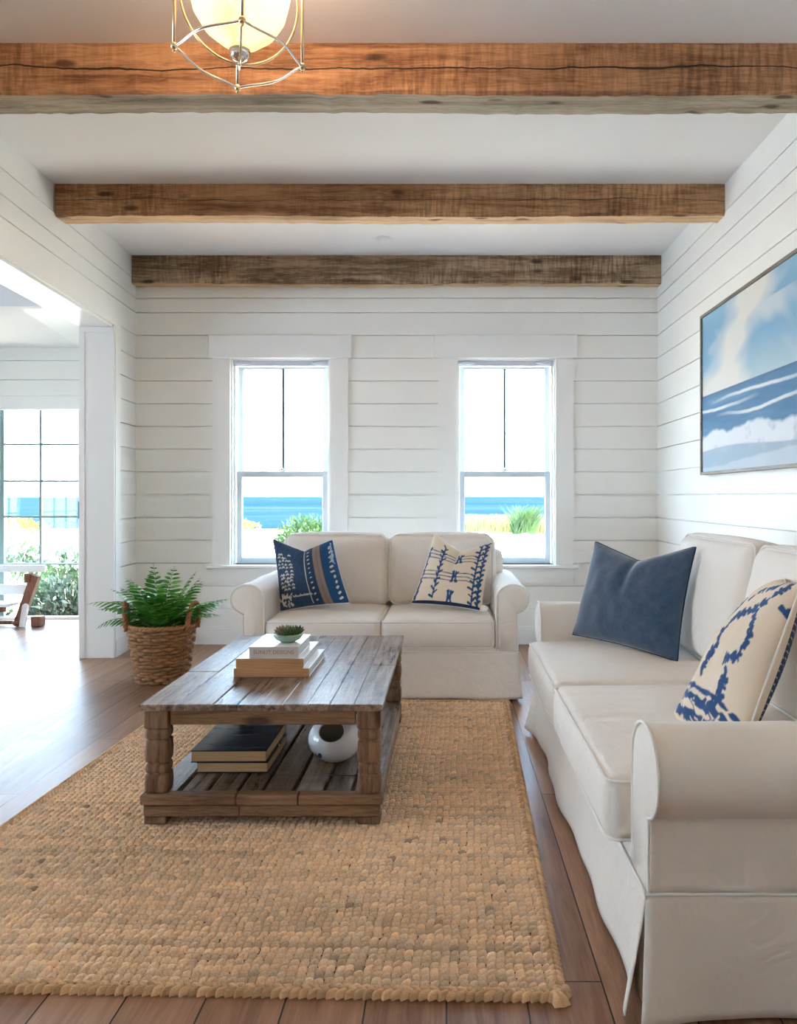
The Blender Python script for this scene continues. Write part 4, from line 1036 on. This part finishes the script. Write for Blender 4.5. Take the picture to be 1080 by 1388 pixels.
def seascape(U, V):
    X = U * 1.75
    def nz(fx, fy, sd): return wav(np.stack([X * fx, V * fy, X * 0], 1), 1.0, sd, 9)
    def fb(fx, fy, sd): return nz(fx, fy, sd) * .5 + nz(fx * 2.1, fy * 2.1, sd + 1) * .3 + nz(fx * 4.3, fy * 4.3, sd + 2) * .2
    sky = base_col(U, rgb3(126, 172, 204)); t_ = np.clip((V - .5) / .5, 0, 1)
    sky = blend(sky, np.clip(1 - np.abs(t_ - .0) * 2.2, 0, 1) * .8, rgb3(186, 208, 214)); sky = blend(sky, np.clip((t_ - .8) * 3, 0, .7), rgb3(150, 190, 210))
    cl_ = fb(7, 9, 3) - 0.9 * np.abs((X - .62) - (V - .75) * 1.1) / .5 + .75; sky = blend(sky, np.clip(cl_ * 1.6, 0, .95), rgb3(226, 224, 218))
    cl2 = fb(9, 12, 6) + .15 * X - .25; sky = blend(sky, np.clip(cl2 * 1.5, 0, .8) * (t_ < .75), rgb3(206, 216, 216))
    sea = base_col(U, rgb3(82, 132, 172)); w1 = fb(5, 46, 20); sea = blend(sea, np.clip(w1, 0, .7), rgb3(52, 100, 146)); sea = blend(sea, np.clip(-w1, 0, .7), rgb3(132, 172, 198))
    sea = blend(sea, ((V > .44) * np.clip((V - .44) / .05, 0, 1)) * .6, rgb3(52, 92, 134))
    for (v0, am, x0) in ((.43, .008, .9), (.385, .008, .15), (.33, .012, 1.0)):
        l_ = np.abs(V - (v0 + am * np.sin(X * 5 + v0 * 40) + .01 * fb(8, 3, 30))); sea = blend(sea, np.clip((.012 - l_) / .006, 0, 1) * np.clip(1.4 - np.abs(X - x0) * 1.8, 0, 1), rgb3(224, 230, 230))
    edge = .20 + .03 * fb(8, 4, 40) + .01 * np.sin(X * 9); foam = np.clip((edge + .05 + .035 * fb(14, 10, 42) - V) / .02, 0, 1); sea = blend(sea, foam, rgb3(224, 230, 236))
    sea = blend(sea, foam * np.clip(fb(22, 26, 44) * 1.6 - .25, 0, .8), rgb3(136, 166, 196))
    sh_ = np.clip((.135 + .015 * np.sin(X * 3.4) - V) / .01, 0, 1); sea = blend(sea, sh_, rgb3(160, 182, 200)); sea = blend(sea, sh_ * np.clip(fb(10, 30, 46), 0, .5), rgb3(196, 208, 216))
    f2 = np.clip((.05 + .05 * (X - .5) + .015 * fb(12, 5, 48) - V) / .01, 0, 1); sea = blend(sea, f2 * .6, rgb3(210, 220, 228))
    h = (V > .488)[:, None]; return np.where(h, sky, sea)
Pc = np.stack([np.full(len(U), -0.034) + 0.0006 * wav(np.stack([U * 90, Vv * 60, U * 0], 1), 1, 77), PY1 - fr - U * (PY1 - PY0 - 2 * fr), PZ0 + fr + Vv * (PZ1 - PZ0 - 2 * fr)], 1)
mesh('canvas', Pc, grid_faces(nu, nv), M['canvas'], pt, False, cols=seascape(U, Vv))
m = MB(); m.box(-0.03, -0.001, PY0 + fr, PY1 - fr, PZ0 + fr, PZ1 - fr); m.build('backing', M['trim'], pt)

# ------------------------------------------------------------------ basket and fern
BX, BYy = -1.845, 5.03
bk = thing('wicker_basket', 'tall woven brown basket with two loop handles, holding the fern', 'basket', (BX, BYy, 0))
rows = 17; Hb = 0.365; V = []; F = []; CC = []; SEG = 144; mb = MB()
def brad(z): return 0.148 + 0.055 * (z / Hb) ** 0.9
for j in range(rows):
    z0 = 0.011 + (Hb - 0.02) * j / (rows - 1); R = brad(z0); pts = []; k_ = 22
    for i in range(SEG):
        a = 2 * PI * i / SEG; w_ = math.sin(a * k_ / 2 + (j % 2) * PI); rj = 0.002 * math.sin(a * 5 + j * 2.1)
        pts.append(((R + 0.007 * w_ + rj) * math.cos(a), (R + 0.007 * w_ + rj) * math.sin(a), z0 + 0.003 * math.sin(a * 3 + j) + 0.002 * math.cos(a * k_ / 2)))
    rad = [0.0125 + 0.002 * math.sin(i * 2 * PI / SEG * k_ / 2 * 2 + j) + random.uniform(-.0012, .0012) for i in range(SEG)]
    Vt, Ft = tube_geo(pts, np.array(rad), 8, True)
    tone = (0.85 + 0.3 * np.sin(np.repeat(np.arange(SEG), 8) * 0.7 + j * 3) * 0.5 + rng.normal(0, .08, SEG * 8))
    mb.add(Vt, Ft, col=rgb3(160, 116, 78)[None] * tone[:, None] * random.uniform(.85, 1.15), smooth=True)
for i in range(11):   # upright stakes
    a = 2 * PI * (i + .25) / 11; mb.tube([(brad(z) * math.cos(a), brad(z) * math.sin(a), z) for z in np.linspace(0.005, Hb - 0.01, 8)], 0.008, 6, col=rgb3(130, 90, 58))
mb.lathe([(0.0001, 0.006), (0.146, 0.006), (0.146, 0.012), (0.0001, 0.012)], 24, col=rgb3(110, 78, 50))
# twisted rim
for ph in (0, PI):
    pts = [((brad(Hb) + 0.007 * math.cos(a * 22 + ph)) * math.cos(a), (brad(Hb) + 0.007 * math.cos(a * 22 + ph)) * math.sin(a), Hb - 0.005 + 0.007 * math.sin(a * 22 + ph)) for a in np.linspace(0, 2 * PI, 241)[:-1]]
    mb.tube(pts, 0.0085, 7, closed=True, col=rgb3(178, 132, 90))
mb.build('basket_wall', M['weave'], bk, cols=True)
for ang in (PI * 1.08, -0.15):
    m = MB(); ca, sa = math.cos(ang), math.sin(ang); core = []
    for t_ in np.linspace(0, PI, 22):
        s_ = -math.cos(t_) * 0.075; h = math.sin(t_) ** 0.8 * 0.15; r_ = brad(Hb) + 0.004 + h * 0.12
        core.append(np.array((r_ * ca - s_ * sa, r_ * sa + s_ * ca, Hb - 0.03 + h + 0.02 * math.sin(t_))))
    core = np.array(core); m.tube(core, 0.012, 8, col=rgb3(150, 104, 68))
    for ph in (0, 2.1, 4.2):
        pts = []
        n_ = 110
        for i in range(n_):
            f_ = i / (n_ - 1) * (len(core) - 1); k_ = min(int(f_), len(core) - 2); p = core[k_] * (1 - (f_ - k_)) + core[k_ + 1] * (f_ - k_)
            T = core[k_ + 1] - core[k_]; T /= np.linalg.norm(T); N = np.array((ca, sa, 0)); N = N - T * N.dot(T); N /= np.linalg.norm(N); B = np.cross(T, N); q = i * 0.42 + ph
            pts.append(p + 0.011 * (math.cos(q) * N + math.sin(q) * B))
        m.tube(pts, 0.0055, 6, col=rgb3(172, 118, 78) * random.uniform(.85, 1.1))
    m.build('handle', M['weave'], bk, cols=True)
fn = thing('potted_fern', 'bushy green fern growing out of the woven basket', 'plant', (BX, BYy, 0.3))
m = MB(); m.lathe([(0.0001, -0.02), (0.16, -0.02), (0.165, 0.01), (0.0001, 0.02)], 24); m.build('soil', paint('dark_soil', rgb(48, 36, 28), 0.95), fn)
def frond(az, el, L_, curl, seed, wl=0.1):
    r = random.Random(seed); m = MB(); N = 14
    d = np.array((math.cos(az), math.sin(az), 0)); pts = [np.array((0.03 * math.cos(az), 0.03 * math.sin(az), 0.0))]; e = el
    for i in range(N):
        e -= curl / N * (0.5 + i / N); pts.append(pts[-1] + L_ / N * (d * math.cos(e) + np.array((0, 0, math.sin(e)))))
    m.tube(pts, np.linspace(0.0035, 0.0008, N + 1), 5, col=rgb3(70, 110, 44))
    side = np.array((-math.sin(az), math.cos(az), 0))
    tw = r.uniform(-.5, .5)
    for i in range(3, N + 1):
        f_ = i / N; T = pts[i] - pts[i - 1]; T /= np.linalg.norm(T); up = np.cross(side, T); up /= np.linalg.norm(up)
        ln = wl * (math.sin(PI * min(1, f_ * 0.9 + 0.12)) ** 0.7) * r.uniform(.85, 1.1) + 0.006
        for sg in (-1, 1):
            D = side * sg * math.cos(tw * sg * .5) + up * (0.25 + math.sin(tw) * sg * .4) + T * 0.62; D /= np.linalg.norm(D); Wd = np.cross(D, up); Wd /= np.linalg.norm(Wd); w_ = ln * 0.115 + 0.002
            p = pts[i]; dr = np.array((0, 0, -0.12 * ln))
            V = [p, p + D * ln * .3 + Wd * w_, p + D * ln * .3 - Wd * w_, p + D * ln * .7 + Wd * w_ * .8 + dr * .5, p + D * ln * .7 - Wd * w_ * .8 + dr * .5, p + D * ln + dr, p + D * ln * .3 + up * w_ * .3, p + D * ln * .7 + up * w_ * .2 + dr * .5]
            g2 = r.uniform(.65, 1.3); cc = rgb3(60, 128, 42) if r.random() < .7 else rgb3(110, 164, 66)
            m.add(V, [(0, 6, 1), (0, 2, 6), (1, 6, 7, 3), (6, 2, 4, 7), (3, 7, 5), (7, 4, 5)], col=cc * g2)
    m.build('frond', M['leaf'], fn, cols=True)
fr_ = [(PI * 1.02, 0.95, .52, 1.25), (PI * .95, 1.1, .46, 1.5), (-.15, 1.0, .45, 1.1), (.15, .85, .46, .8), (PI * .5, 1.35, .46, .5), (-PI * .5, 1.4, .45, .35), (-PI * .35, 1.2, .44, .5), (-PI * .65, 1.25, .44, .5),
       (PI * .7, 1.15, .42, .9), (PI * .3, 1.15, .42, .7), (-.5, .95, .40, .9), (-2.6, 1.0, .42, 1.2), (-1.9, 1.3, .36, 1.0), (-1.2, 1.25, .36, .9), (-.9, 1.1, .42, .7), (2.4, .8, .4, 1.3), (.7, .8, .42, 1.0), (-PI * .5, 1.3, .33, .8), (-2.25, 1.25, .42, .8), (.0, 1.25, .42, .5),
       (-1.7, 1.5, .47, .25), (-2.9, 1.2, .42, .9), (-.1, .8, .40, 1.1), (3.3, .8, .42, 1.6), (-1.0, 1.3, .30, .9), (-2.1, 1.35, .28, .8), (2.9, 1.35, .44, .9), (.4, 1.4, .44, .6)]
for i, a in enumerate(fr_): frond(a[0], a[1], a[2], a[3], i)

# ------------------------------------------------------------------ lantern
LX, LY, LZ = -0.667, 2.50, 2.61
ln = thing('pendant_lantern', 'open metal cage pendant lantern with glowing cream glass shade', 'pendant lamp', (LX, LY, ZC))
def lz(z): return z - ZC
Rl = 0.20; angs = [math.radians(a) for a in (17, 107, 197, 287)]
for a in angs:
    m = MB(); x, y = Rl * math.cos(a), Rl * math.sin(a)
    m.tube([(x, y, lz(LZ)), (x, y, lz(2.98))], 0.0055, 8); m.ball((x, y, lz(LZ)), 0.012); m.ball((x, y, lz(LZ) - 0.014), 0.006); m.ball((x, y, lz(2.98)), 0.011); m.build('rod', M['brass'], ln)
for zz in (LZ, 2.98):
    m = MB(); pts = []
    for q in range(4):
        a0, a1 = angs[q], angs[q] + PI / 2
        for s_ in np.linspace(0, 1, 14)[:-1]:
            p0 = np.array((math.cos(a0), math.sin(a0))) * Rl; p1 = np.array((math.cos(a1), math.sin(a1))) * Rl; p = p0 * (1 - s_) + p1 * s_; cinf = 1 - 0.16 * math.sin(PI * s_) + .12 * math.sin(PI * s_) ** 3
            pts.append((p[0] * cinf * (1 + .25 * math.sin(PI * s_)), p[1] * cinf * (1 + .25 * math.sin(PI * s_)), lz(zz)))
    m.tube(pts, 0.0045, 8, closed=True); m.build('ring', M['chrome'], ln)
m = MB()   # crossing hoops under the shade
for a in (angs[0], angs[1]):
    pts = [(0.185 * math.cos(t_) * math.cos(a), 0.185 * math.cos(t_) * math.sin(a), lz(2.80) - 0.215 * math.sin(t_)) for t_ in np.linspace(-.5, PI + .5, 40)]
    m.tube(pts, 0.004, 8)
m.build('hoop', M['brass'], ln)
m = MB(); m.ball((0, 0, lz(2.625)), 0.034, 24, 14); m.ball((0, 0, lz(2.587)), 0.008); m.tube([(0, 0, lz(2.66)), (0, 0, lz(2.69))], 0.006); m.build('hub', M['chrome'], ln)
k = NT('cream_shade_glass'); d = k.n('ShaderNodeBsdfDiffuse'); d.inputs[0].default_value = (0.72, 0.55, 0.34, 1); t_ = k.n('ShaderNodeBsdfTranslucent'); t_.inputs[0].default_value = (0.80, 0.60, 0.36, 1)
tp_ = k.n('ShaderNodeBsdfTransparent'); mx = k.n('ShaderNodeMixShader'); mx.inputs[0].default_value = .7; k.l(d.outputs[0], mx.inputs[1]); k.l(t_.outputs[0], mx.inputs[2]); mx2 = k.n('ShaderNodeMixShader'); mx2.inputs[0].default_value = .12; k.l(mx.outputs[0], mx2.inputs[1]); k.l(tp_.outputs[0], mx2.inputs[2]); k.l(mx2.outputs[0], k.out.inputs[0]); M['shade_glass'] = k.m
m = MB(); m.lathe([(0.03, lz(2.640)), (0.07, lz(2.662)), (0.115, lz(2.70)), (0.145, lz(2.75)), (0.160, lz(2.81)), (0.163, lz(2.88)), (0.155, lz(2.93))], 48); m.build('shade', M['shade_glass'], ln)
k = NT('bulb_glow'); e = k.n('ShaderNodeEmission'); e.inputs[0].default_value = (1, .72, .42, 1); e.inputs[1].default_value = 2.5; k.l(e.outputs[0], k.out.inputs[0]); M['bulb'] = k.m
for i in range(3):
    a = i * 2 * PI / 3 + .4; x, y = .05 * math.cos(a), .05 * math.sin(a)
    m = MB(); m.tube([(0, 0, lz(2.66)), (x * .6, y * .6, lz(2.72)), (x, y, lz(2.78))], 0.004); m.tube([(x, y, lz(2.775)), (x, y, lz(2.81))], 0.011, 12); m.build('candle_arm', M['brass'], ln)
    m = MB(); m.ball((x, y, lz(2.835)), (0.016, 0.016, 0.03)); m.build('bulb', M['bulb'], ln)
m = MB(); m.tube([(0, 0, lz(2.98)), (0, 0, lz(3.08))], 0.007); m.lathe([(0.06, -0.02), (0.06, 0.0)], 24); m.lathe([(0.0001, -0.021), (0.06, -0.02)], 24)
for a in angs: m.tube([(Rl * math.cos(a), Rl * math.sin(a), lz(2.98)), (Rl * .5 * math.cos(a), Rl * .5 * math.sin(a), lz(3.02)), (0, 0, lz(3.03))], 0.0045, 8)
m.build('canopy', M['brass'], ln)

# ------------------------------------------------------------------ outdoors
k = NT('pale_sand'); b = k.bsdf(Roughness=0.95); f = k.noise(k.coord(), 0.7, 8, .65); f2 = k.noise(k.coord((1, .35, 1)), 1.8, 6, .7)
c = k.ramp(f, [(0.3, rgb(176, 158, 130)), (0.65, rgb(214, 200, 178))]); c = k.mix(k.ramp(f2, [(0.66, (0, 0, 0)), (0.72, (1, 1, 1))]), c, rgb(96, 80, 60)); k.l(c, b.inputs['Base Color']); M['sand'] = k.m
k = NT('sea_water'); b = k.n('ShaderNodeBsdfDiffuse'); k.l(b.outputs[0], k.out.inputs[0])
f = k.noise(k.coord((0.05, 0.22, 1)), 0.5, 10, .75); f2 = k.noise(k.coord((0.01, 0.03, 1)), 0.8, 6, .6)
SEA = k.ramp(k.math('ADD', k.math('MULTIPLY', f, .6), k.math('MULTIPLY', f2, .4)), [(0.38, (0.007, 0.020, 0.031)), (0.5, (0.011, 0.027, 0.038)), (0.62, (0.024, 0.040, 0.046))]); k.l(SEA, b.inputs['Color']); M['sea'] = k.m
nx_, ny_ = 90, 70
xs_ = np.linspace(-60, 40, nx_); ys_ = np.concatenate([np.linspace(7.7, 30, 40), np.linspace(31, 62, 30)]); X, Y = np.meshgrid(xs_, ys_, indexing='ij')
Z = -0.55 - 0.008 * (Y - 8) + 0.03 * np.sin(X * .8 + Y * .3) + 0.025 * np.sin(Y * .9 - X * .4) ; Z -= np.clip(Y - 50, 0, 20) * .06
struct(mesh('sand_beach', np.stack([X.ravel(), Y.ravel(), Z.ravel()], 1), grid_faces(nx_, 70), M['sand'], None, True))
m = MB(); m.add([(-70, -40, -.6), (60, -40, -.6), (60, 7.75, -.6), (-70, 7.75, -.6)], [(0, 1, 2, 3)]); struct(m.build('yard_ground', paint('pale_bounce_ground', (0.78, 0.80, 0.82, 1), 0.8)))  # unseen ground, colour made pale and neutral to bounce daylight onto the ceiling
m = MB(); m.add([(-4000, 45, -.98), (4000, 45, -.98), (4000, 6000, -.98), (-4000, 6000, -.98)], [(0, 1, 2, 3)]); struct(m.build('sea', M['sea']))
# distant headland
V = []; F = []; r = np.random.default_rng(2); n_ = 120
hx_ = np.linspace(-2600, -1130, n_); hh = 13 + 9 * np.abs(wav(np.stack([hx_, hx_ * 0, hx_ * 0], 1), .01, 5)) + 3 * wav(np.stack([hx_, hx_ * 0, hx_ * 0], 1), .06, 6); hh *= np.clip((-1125 - hx_) / 150, 0, 1)
for i in range(n_): V += [(hx_[i], 2400, -1), (hx_[i], 2450, max(hh[i], 0)), (hx_[i], 2700, max(hh[i], 0) * .9), (hx_[i], 2900, -1)]
F = [(i * 4 + q, (i + 1) * 4 + q, (i + 1) * 4 + q + 1, i * 4 + q + 1) for i in range(n_ - 1) for q in range(3)]
tag(mesh('headland', V, F, paint('hazy_headland', rgb(88, 112, 120), 0.9)), 'low hazy headland across the water seen through the glazed door', 'headland')
# plants outdoors
M['grass_y'] = leafmat('dune_grass_blades', rgb(92, 98, 48), rgb(128, 120, 66), .8)
M['grass_g'] = leafmat('green_shrub_leaves', rgb(28, 58, 20), rgb(60, 88, 30), 1.5)
M['shrub_dk'] = leafmat('dark_shrub_leaves', rgb(10, 24, 14), rgb(30, 54, 28), 2.5)
M['shrub_lt'] = leafmat('light_shrub_leaves', rgb(22, 46, 20), rgb(58, 84, 38), 2.5)
M['shrub_yl'] = leafmat('yellow_shrub_leaves', rgb(112, 108, 26), rgb(140, 126, 46), 2)
def blades(name, mat, n_, region, h, w_, lean=.5, seed=1, z=-.8):
    r = np.random.default_rng(seed); V = np.zeros((n_, 6, 3)); x = r.uniform(region[0], region[1], n_); y = r.uniform(region[2], region[3], n_)
    a = r.uniform(0, 6.28, n_); hh_ = h * r.uniform(.5, 1.1, n_); l_ = lean * hh_ * r.uniform(.2, 1, n_)
    for k_, (f_, wf) in enumerate(((0, 1), (.55, .8), (1, .1))):
        for s_, sg in enumerate((-1, 1)):
            V[:, k_ * 2 + s_, 0] = x + np.cos(a) * l_ * f_ ** 2 + sg * w_ * wf * np.sin(a + .6) * .5 + sg * w_ * wf * .4
            V[:, k_ * 2 + s_, 1] = y + np.sin(a) * l_ * f_ ** 2
            V[:, k_ * 2 + s_, 2] = z + hh_ * f_
    F = np.array([[0, 1, 3, 2], [2, 3, 5, 4]]); F = (F[None] + (np.arange(n_) * 6)[:, None, None]).reshape(-1, 4)
    return mesh(name, V.reshape(-1, 3), F, mat, None, False)
def shrub(label, c, rad, n_, ls, mat, seed, group=None, name='leafy_shrub'):
    r = np.random.default_rng(seed); root = thing(name, label, 'shrub', c, 0, group)
    d = r.normal(size=(n_, 3)); d /= np.linalg.norm(d, axis=1)[:, None]; d[:, 2] = np.abs(d[:, 2]); rr_ = r.uniform(.35, 1, n_) ** .5
    lump = 1 + .22 * wav(d, 4, seed); p = d * np.array(rad)[None] * (rr_ * lump)[:, None]
    t1 = r.normal(size=(n_, 3)) * .6 + d + (0, 0, .4); t1 /= np.linalg.norm(t1, axis=1)[:, None]; t2 = np.cross(t1, r.normal(size=(n_, 3))); t2 /= np.linalg.norm(t2, axis=1)[:, None]
    s_ = (ls * r.uniform(.6, 1.3, n_))[:, None]
    V = np.stack([p, p + t1 * s_ * .5 + t2 * s_ * .22, p + t1 * s_, p + t1 * s_ * .5 - t2 * s_ * .22], 1)
    mesh('foliage', V.reshape(-1, 3), np.arange(n_ * 4).reshape(-1, 4), mat, root)
    m = MB()
    for i in range(9):
        q = r.normal(size=3); q /= np.linalg.norm(q); q[2] = abs(q[2]) + .3; e_ = q * np.array(rad) * .75; m.tube([(0, 0, -0.02), e_ * .5 + (0.02, 0, .03), e_], [.018 * rad[2], .011 * rad[2], .004 * rad[2]], 5)
    m.build('stem', M['driftwood'], root)
    return root
o = blades('dune_grass', M['grass_y'], 7000, (.6, 6.4, 43, 47), .95, .035, .7, 3, -.86); tag(o, 'yellow-green dune grass growing on the sand outside the right window', 'grass', kind='stuff')
sp_ = thing('spiky_plant', 'tall green spiky plant standing out of the dune grass outside the right window', 'plant', (4.1, 41.6, -.84))
b_o = blades('leaves', M['grass_g'], 420, (-.5, .6, -.4, .4), 1.5, .075, .85, 21, 0.0); b_o.parent = sp_
m = MB(); m.tube([(0, 0, 0), (.03, 0, .4), (.05, .02, .8)], [.05, .04, .02], 6); m.build('stem', M['driftwood'], sp_)
shrub('leafy green shrub outside the left window, behind the loveseat', (-5.15, 28.5, -.75), (1.15, .9, 1.15), 1500, .20, M['grass_g'], 6)
shrub('small yellow flowering shrub by the water outside the left window', (-12.1, 47.0, -.88), (.7, .6, .6), 320, .2, M['shrub_yl'], 7)
shrub('yellow-green shrub on the sand seen through the glazed door', (-24.0, 43.0, -.85), (1.7, .8, .75), 600, .25, M['shrub_yl'], 8)
shrub('dark bushy shrub outside the glazed door, right of the bench', (-4.22, 8.62, -.58), (.50, .40, .78), 3200, .085, M['shrub_dk'], 9)
shrub('pale green leggy shrub outside the glazed door, behind the dark one', (-4.78, 9.9, -.58), (.62, .45, 1.0), 2200, .10, M['shrub_lt'], 10)
shrub('green shrub outside the glazed door, behind the bench back', (-5.55, 8.75, -.58), (.62, .42, .92), 3200, .085, M['shrub_lt'], 11)
shrub('low green shrub outside the door, left of the frame behind the bench', (-7.4, 9.6, -.58), (.8, .5, 1.0), 2400, .09, M['shrub_dk'], 12)
shrub('grey-green scrub on the sand beyond the door, upper left', (-8.6, 15.2, -.62), (.9, .6, .85), 900, .14, M['shrub_lt'], 13)
def log(label, p0, p1, r_):
    m = MB(); p0 = np.array(p0); p1 = np.array(p1); c = (p0 + p1) / 2; pts = [p0 - c + (p1 - p0) * t_ + np.array((0, .03 * math.sin(t_ * 7), .04 * math.sin(t_ * 5))) for t_ in np.linspace(0, 1, 12)]
    m.tube(pts, [r_ * (1 - .5 * t_) for t_ in np.linspace(0, 1, 12)], 9); tag(m.build('driftwood_log', M['driftwood'], None, tuple(c)), label, 'driftwood')
log('bleached driftwood log on the sand outside the right window', (3.6, 38.0, -.72), (4.9, 37.2, -.76), .09)
log('long driftwood log on the sand beyond the glazed door', (-16.6, 28.0, -.66), (-13.4, 28.2, -.66), .08)
r = random.Random(3); 
rk = MB(); rk.ball((0, 0, 0.03), (.16, .12, .07), 10, 6)
for i in range(10):
    if i == 0: ro = rk.build('beach_stone', M['driftwood']); 
    else: ro2 = ro.copy(); C.objects.link(ro2)
    o = ro if i == 0 else ro2
    Yr = 34 + r.uniform(-5, 4); o.location = (at(640 + i * 10, 700, Yr)[0], Yr, -.55 - .008 * (Yr - 8) + .01); s_ = r.uniform(.6, 1.3); o.scale = (s_ * 1.3, s_, s_); o.rotation_euler.z = r.uniform(0, 3)
    tag(o, 'small grey stone on the pale sand outside the right window', 'stone', 'stones on the sand outside')

# ------------------------------------------------------------------ light
sc = bpy.context.scene
SKY = 13.0
wd_ = bpy.data.worlds.new('sky'); sc.world = wd_; wd_.use_nodes = True; nt = wd_.node_tree; nt.nodes.clear()
o_ = nt.nodes.new('ShaderNodeOutputWorld'); bg = nt.nodes.new('ShaderNodeBackground'); tcn = nt.nodes.new('ShaderNodeTexCoord'); sx_ = nt.nodes.new('ShaderNodeSeparateXYZ'); rp = nt.nodes.new('ShaderNodeValToRGB')
nt.links.new(tcn.outputs['Generated'], sx_.inputs[0]); nt.links.new(sx_.outputs['Z'], rp.inputs[0]); nt.links.new(rp.outputs[0], bg.inputs[0]); nt.links.new(bg.outputs[0], o_.inputs[0])
rp.color_ramp.elements[0].position = 0.0; rp.color_ramp.elements[0].color = (0.68, 0.85, 1.0, 1); rp.color_ramp.elements[1].position = 0.6; rp.color_ramp.elements[1].color = (0.42, 0.68, 1.0, 1)
bg.inputs[1].default_value = SKY
def light(name, typ, loc, energy, col, **kw):
    l = bpy.data.lights.new(name, typ); l.energy = energy; l.color = col
    for k_, v in kw.items(): setattr(l, k_, v)
    o = bpy.data.objects.new(name, l); o.location = loc; C.objects.link(o); return o
su = light('sun', 'SUN', (5, -5, 20), 30.0, (1.0, .95, .86), angle=math.radians(1.0)); su.rotation_euler = Vector((-.62, .12, -.78)).to_track_quat('-Z', 'Y').to_euler()
light('lantern_light', 'POINT', (LX, LY, 3.03), 26, (1.0, .68, .44), shadow_soft_size=.05)
def portal(loc, direction, sx, sy):
    o = light('daylight_portal', 'AREA', loc, 1, (1, 1, 1), shape='RECTANGLE', size=sx, size_y=sy); o.data.cycles.is_portal = True
    o.rotation_euler = Vector(direction).to_track_quat('-Z', 'Z' if abs(direction[2]) < .9 else 'Y').to_euler()
for c in WC: portal((c, YB + .18, (OZ0 + OZ1) / 2), (0, -1, 0), .82, 1.68)
portal(((DL + DR) / 2, SY + .14, 1.05), (0, -1, 0), 1.8, 2.1)
portal((SX - .13, 2.3, .93), (1, 0, 0), 4.3, 1.7)

# ceiling lamps behind the camera (flush fixtures)
k = NT('lamp_diffuser'); e = k.n('ShaderNodeEmission'); e.inputs[0].default_value = (1, .8, .58, 1); e.inputs[1].default_value = 3.5; k.l(e.outputs[0], k.out.inputs[0]); M['diffuser'] = k.m
for i, (x, y) in enumerate(((-1.2, -1.0), (0.6, -1.0))):
    fx = thing('flush_ceiling_lamp', ('round flush ceiling lamp behind the camera, left', 'round flush ceiling lamp behind the camera, right')[i], 'ceiling lamp', (x, y, ZC))
    m = MB(); m.lathe([(.2, 0), (.21, -.03), (.2, -.05)], 32); m.build('rim', M['trim'], fx)
    m = MB(); m.lathe([(.2, -.05), (.15, -.075), (.0001, -.085)], 32); m.build('diffuser', M['diffuser'], fx)

# ------------------------------------------------------------------ camera and view
cam = bpy.data.cameras.new('camera'); co = bpy.data.objects.new('camera', cam); C.objects.link(co)
co.location = (0, 0, CAMH); co.rotation_euler = (PI / 2, 0, 0)
cam.sensor_fit = 'HORIZONTAL'; cam.sensor_width = 36; cam.lens = 36 * F_ / 1080; cam.shift_x = -(VX - 540) / 1080; cam.shift_y = -(694 - VY) / 1080
cam.clip_start = .05; cam.clip_end = 8000
sc.camera = co
vs_ = sc.view_settings; sc.display_settings.display_device = 'sRGB'; vs_.view_transform = 'Standard'; vs_.look = 'None'; vs_.gamma = 1.0; vs_.exposure = 0.76; vs_.use_curve_mapping = False
try:
    sc.cycles.max_bounces = 14; sc.cycles.diffuse_bounces = 8; sc.cycles.transparent_max_bounces = 24; sc.cycles.use_denoising = True; sc.cycles.sample_clamp_indirect = 12; sc.cycles.caustics_reflective = False; sc.cycles.caustics_refractive = False
except Exception: pass
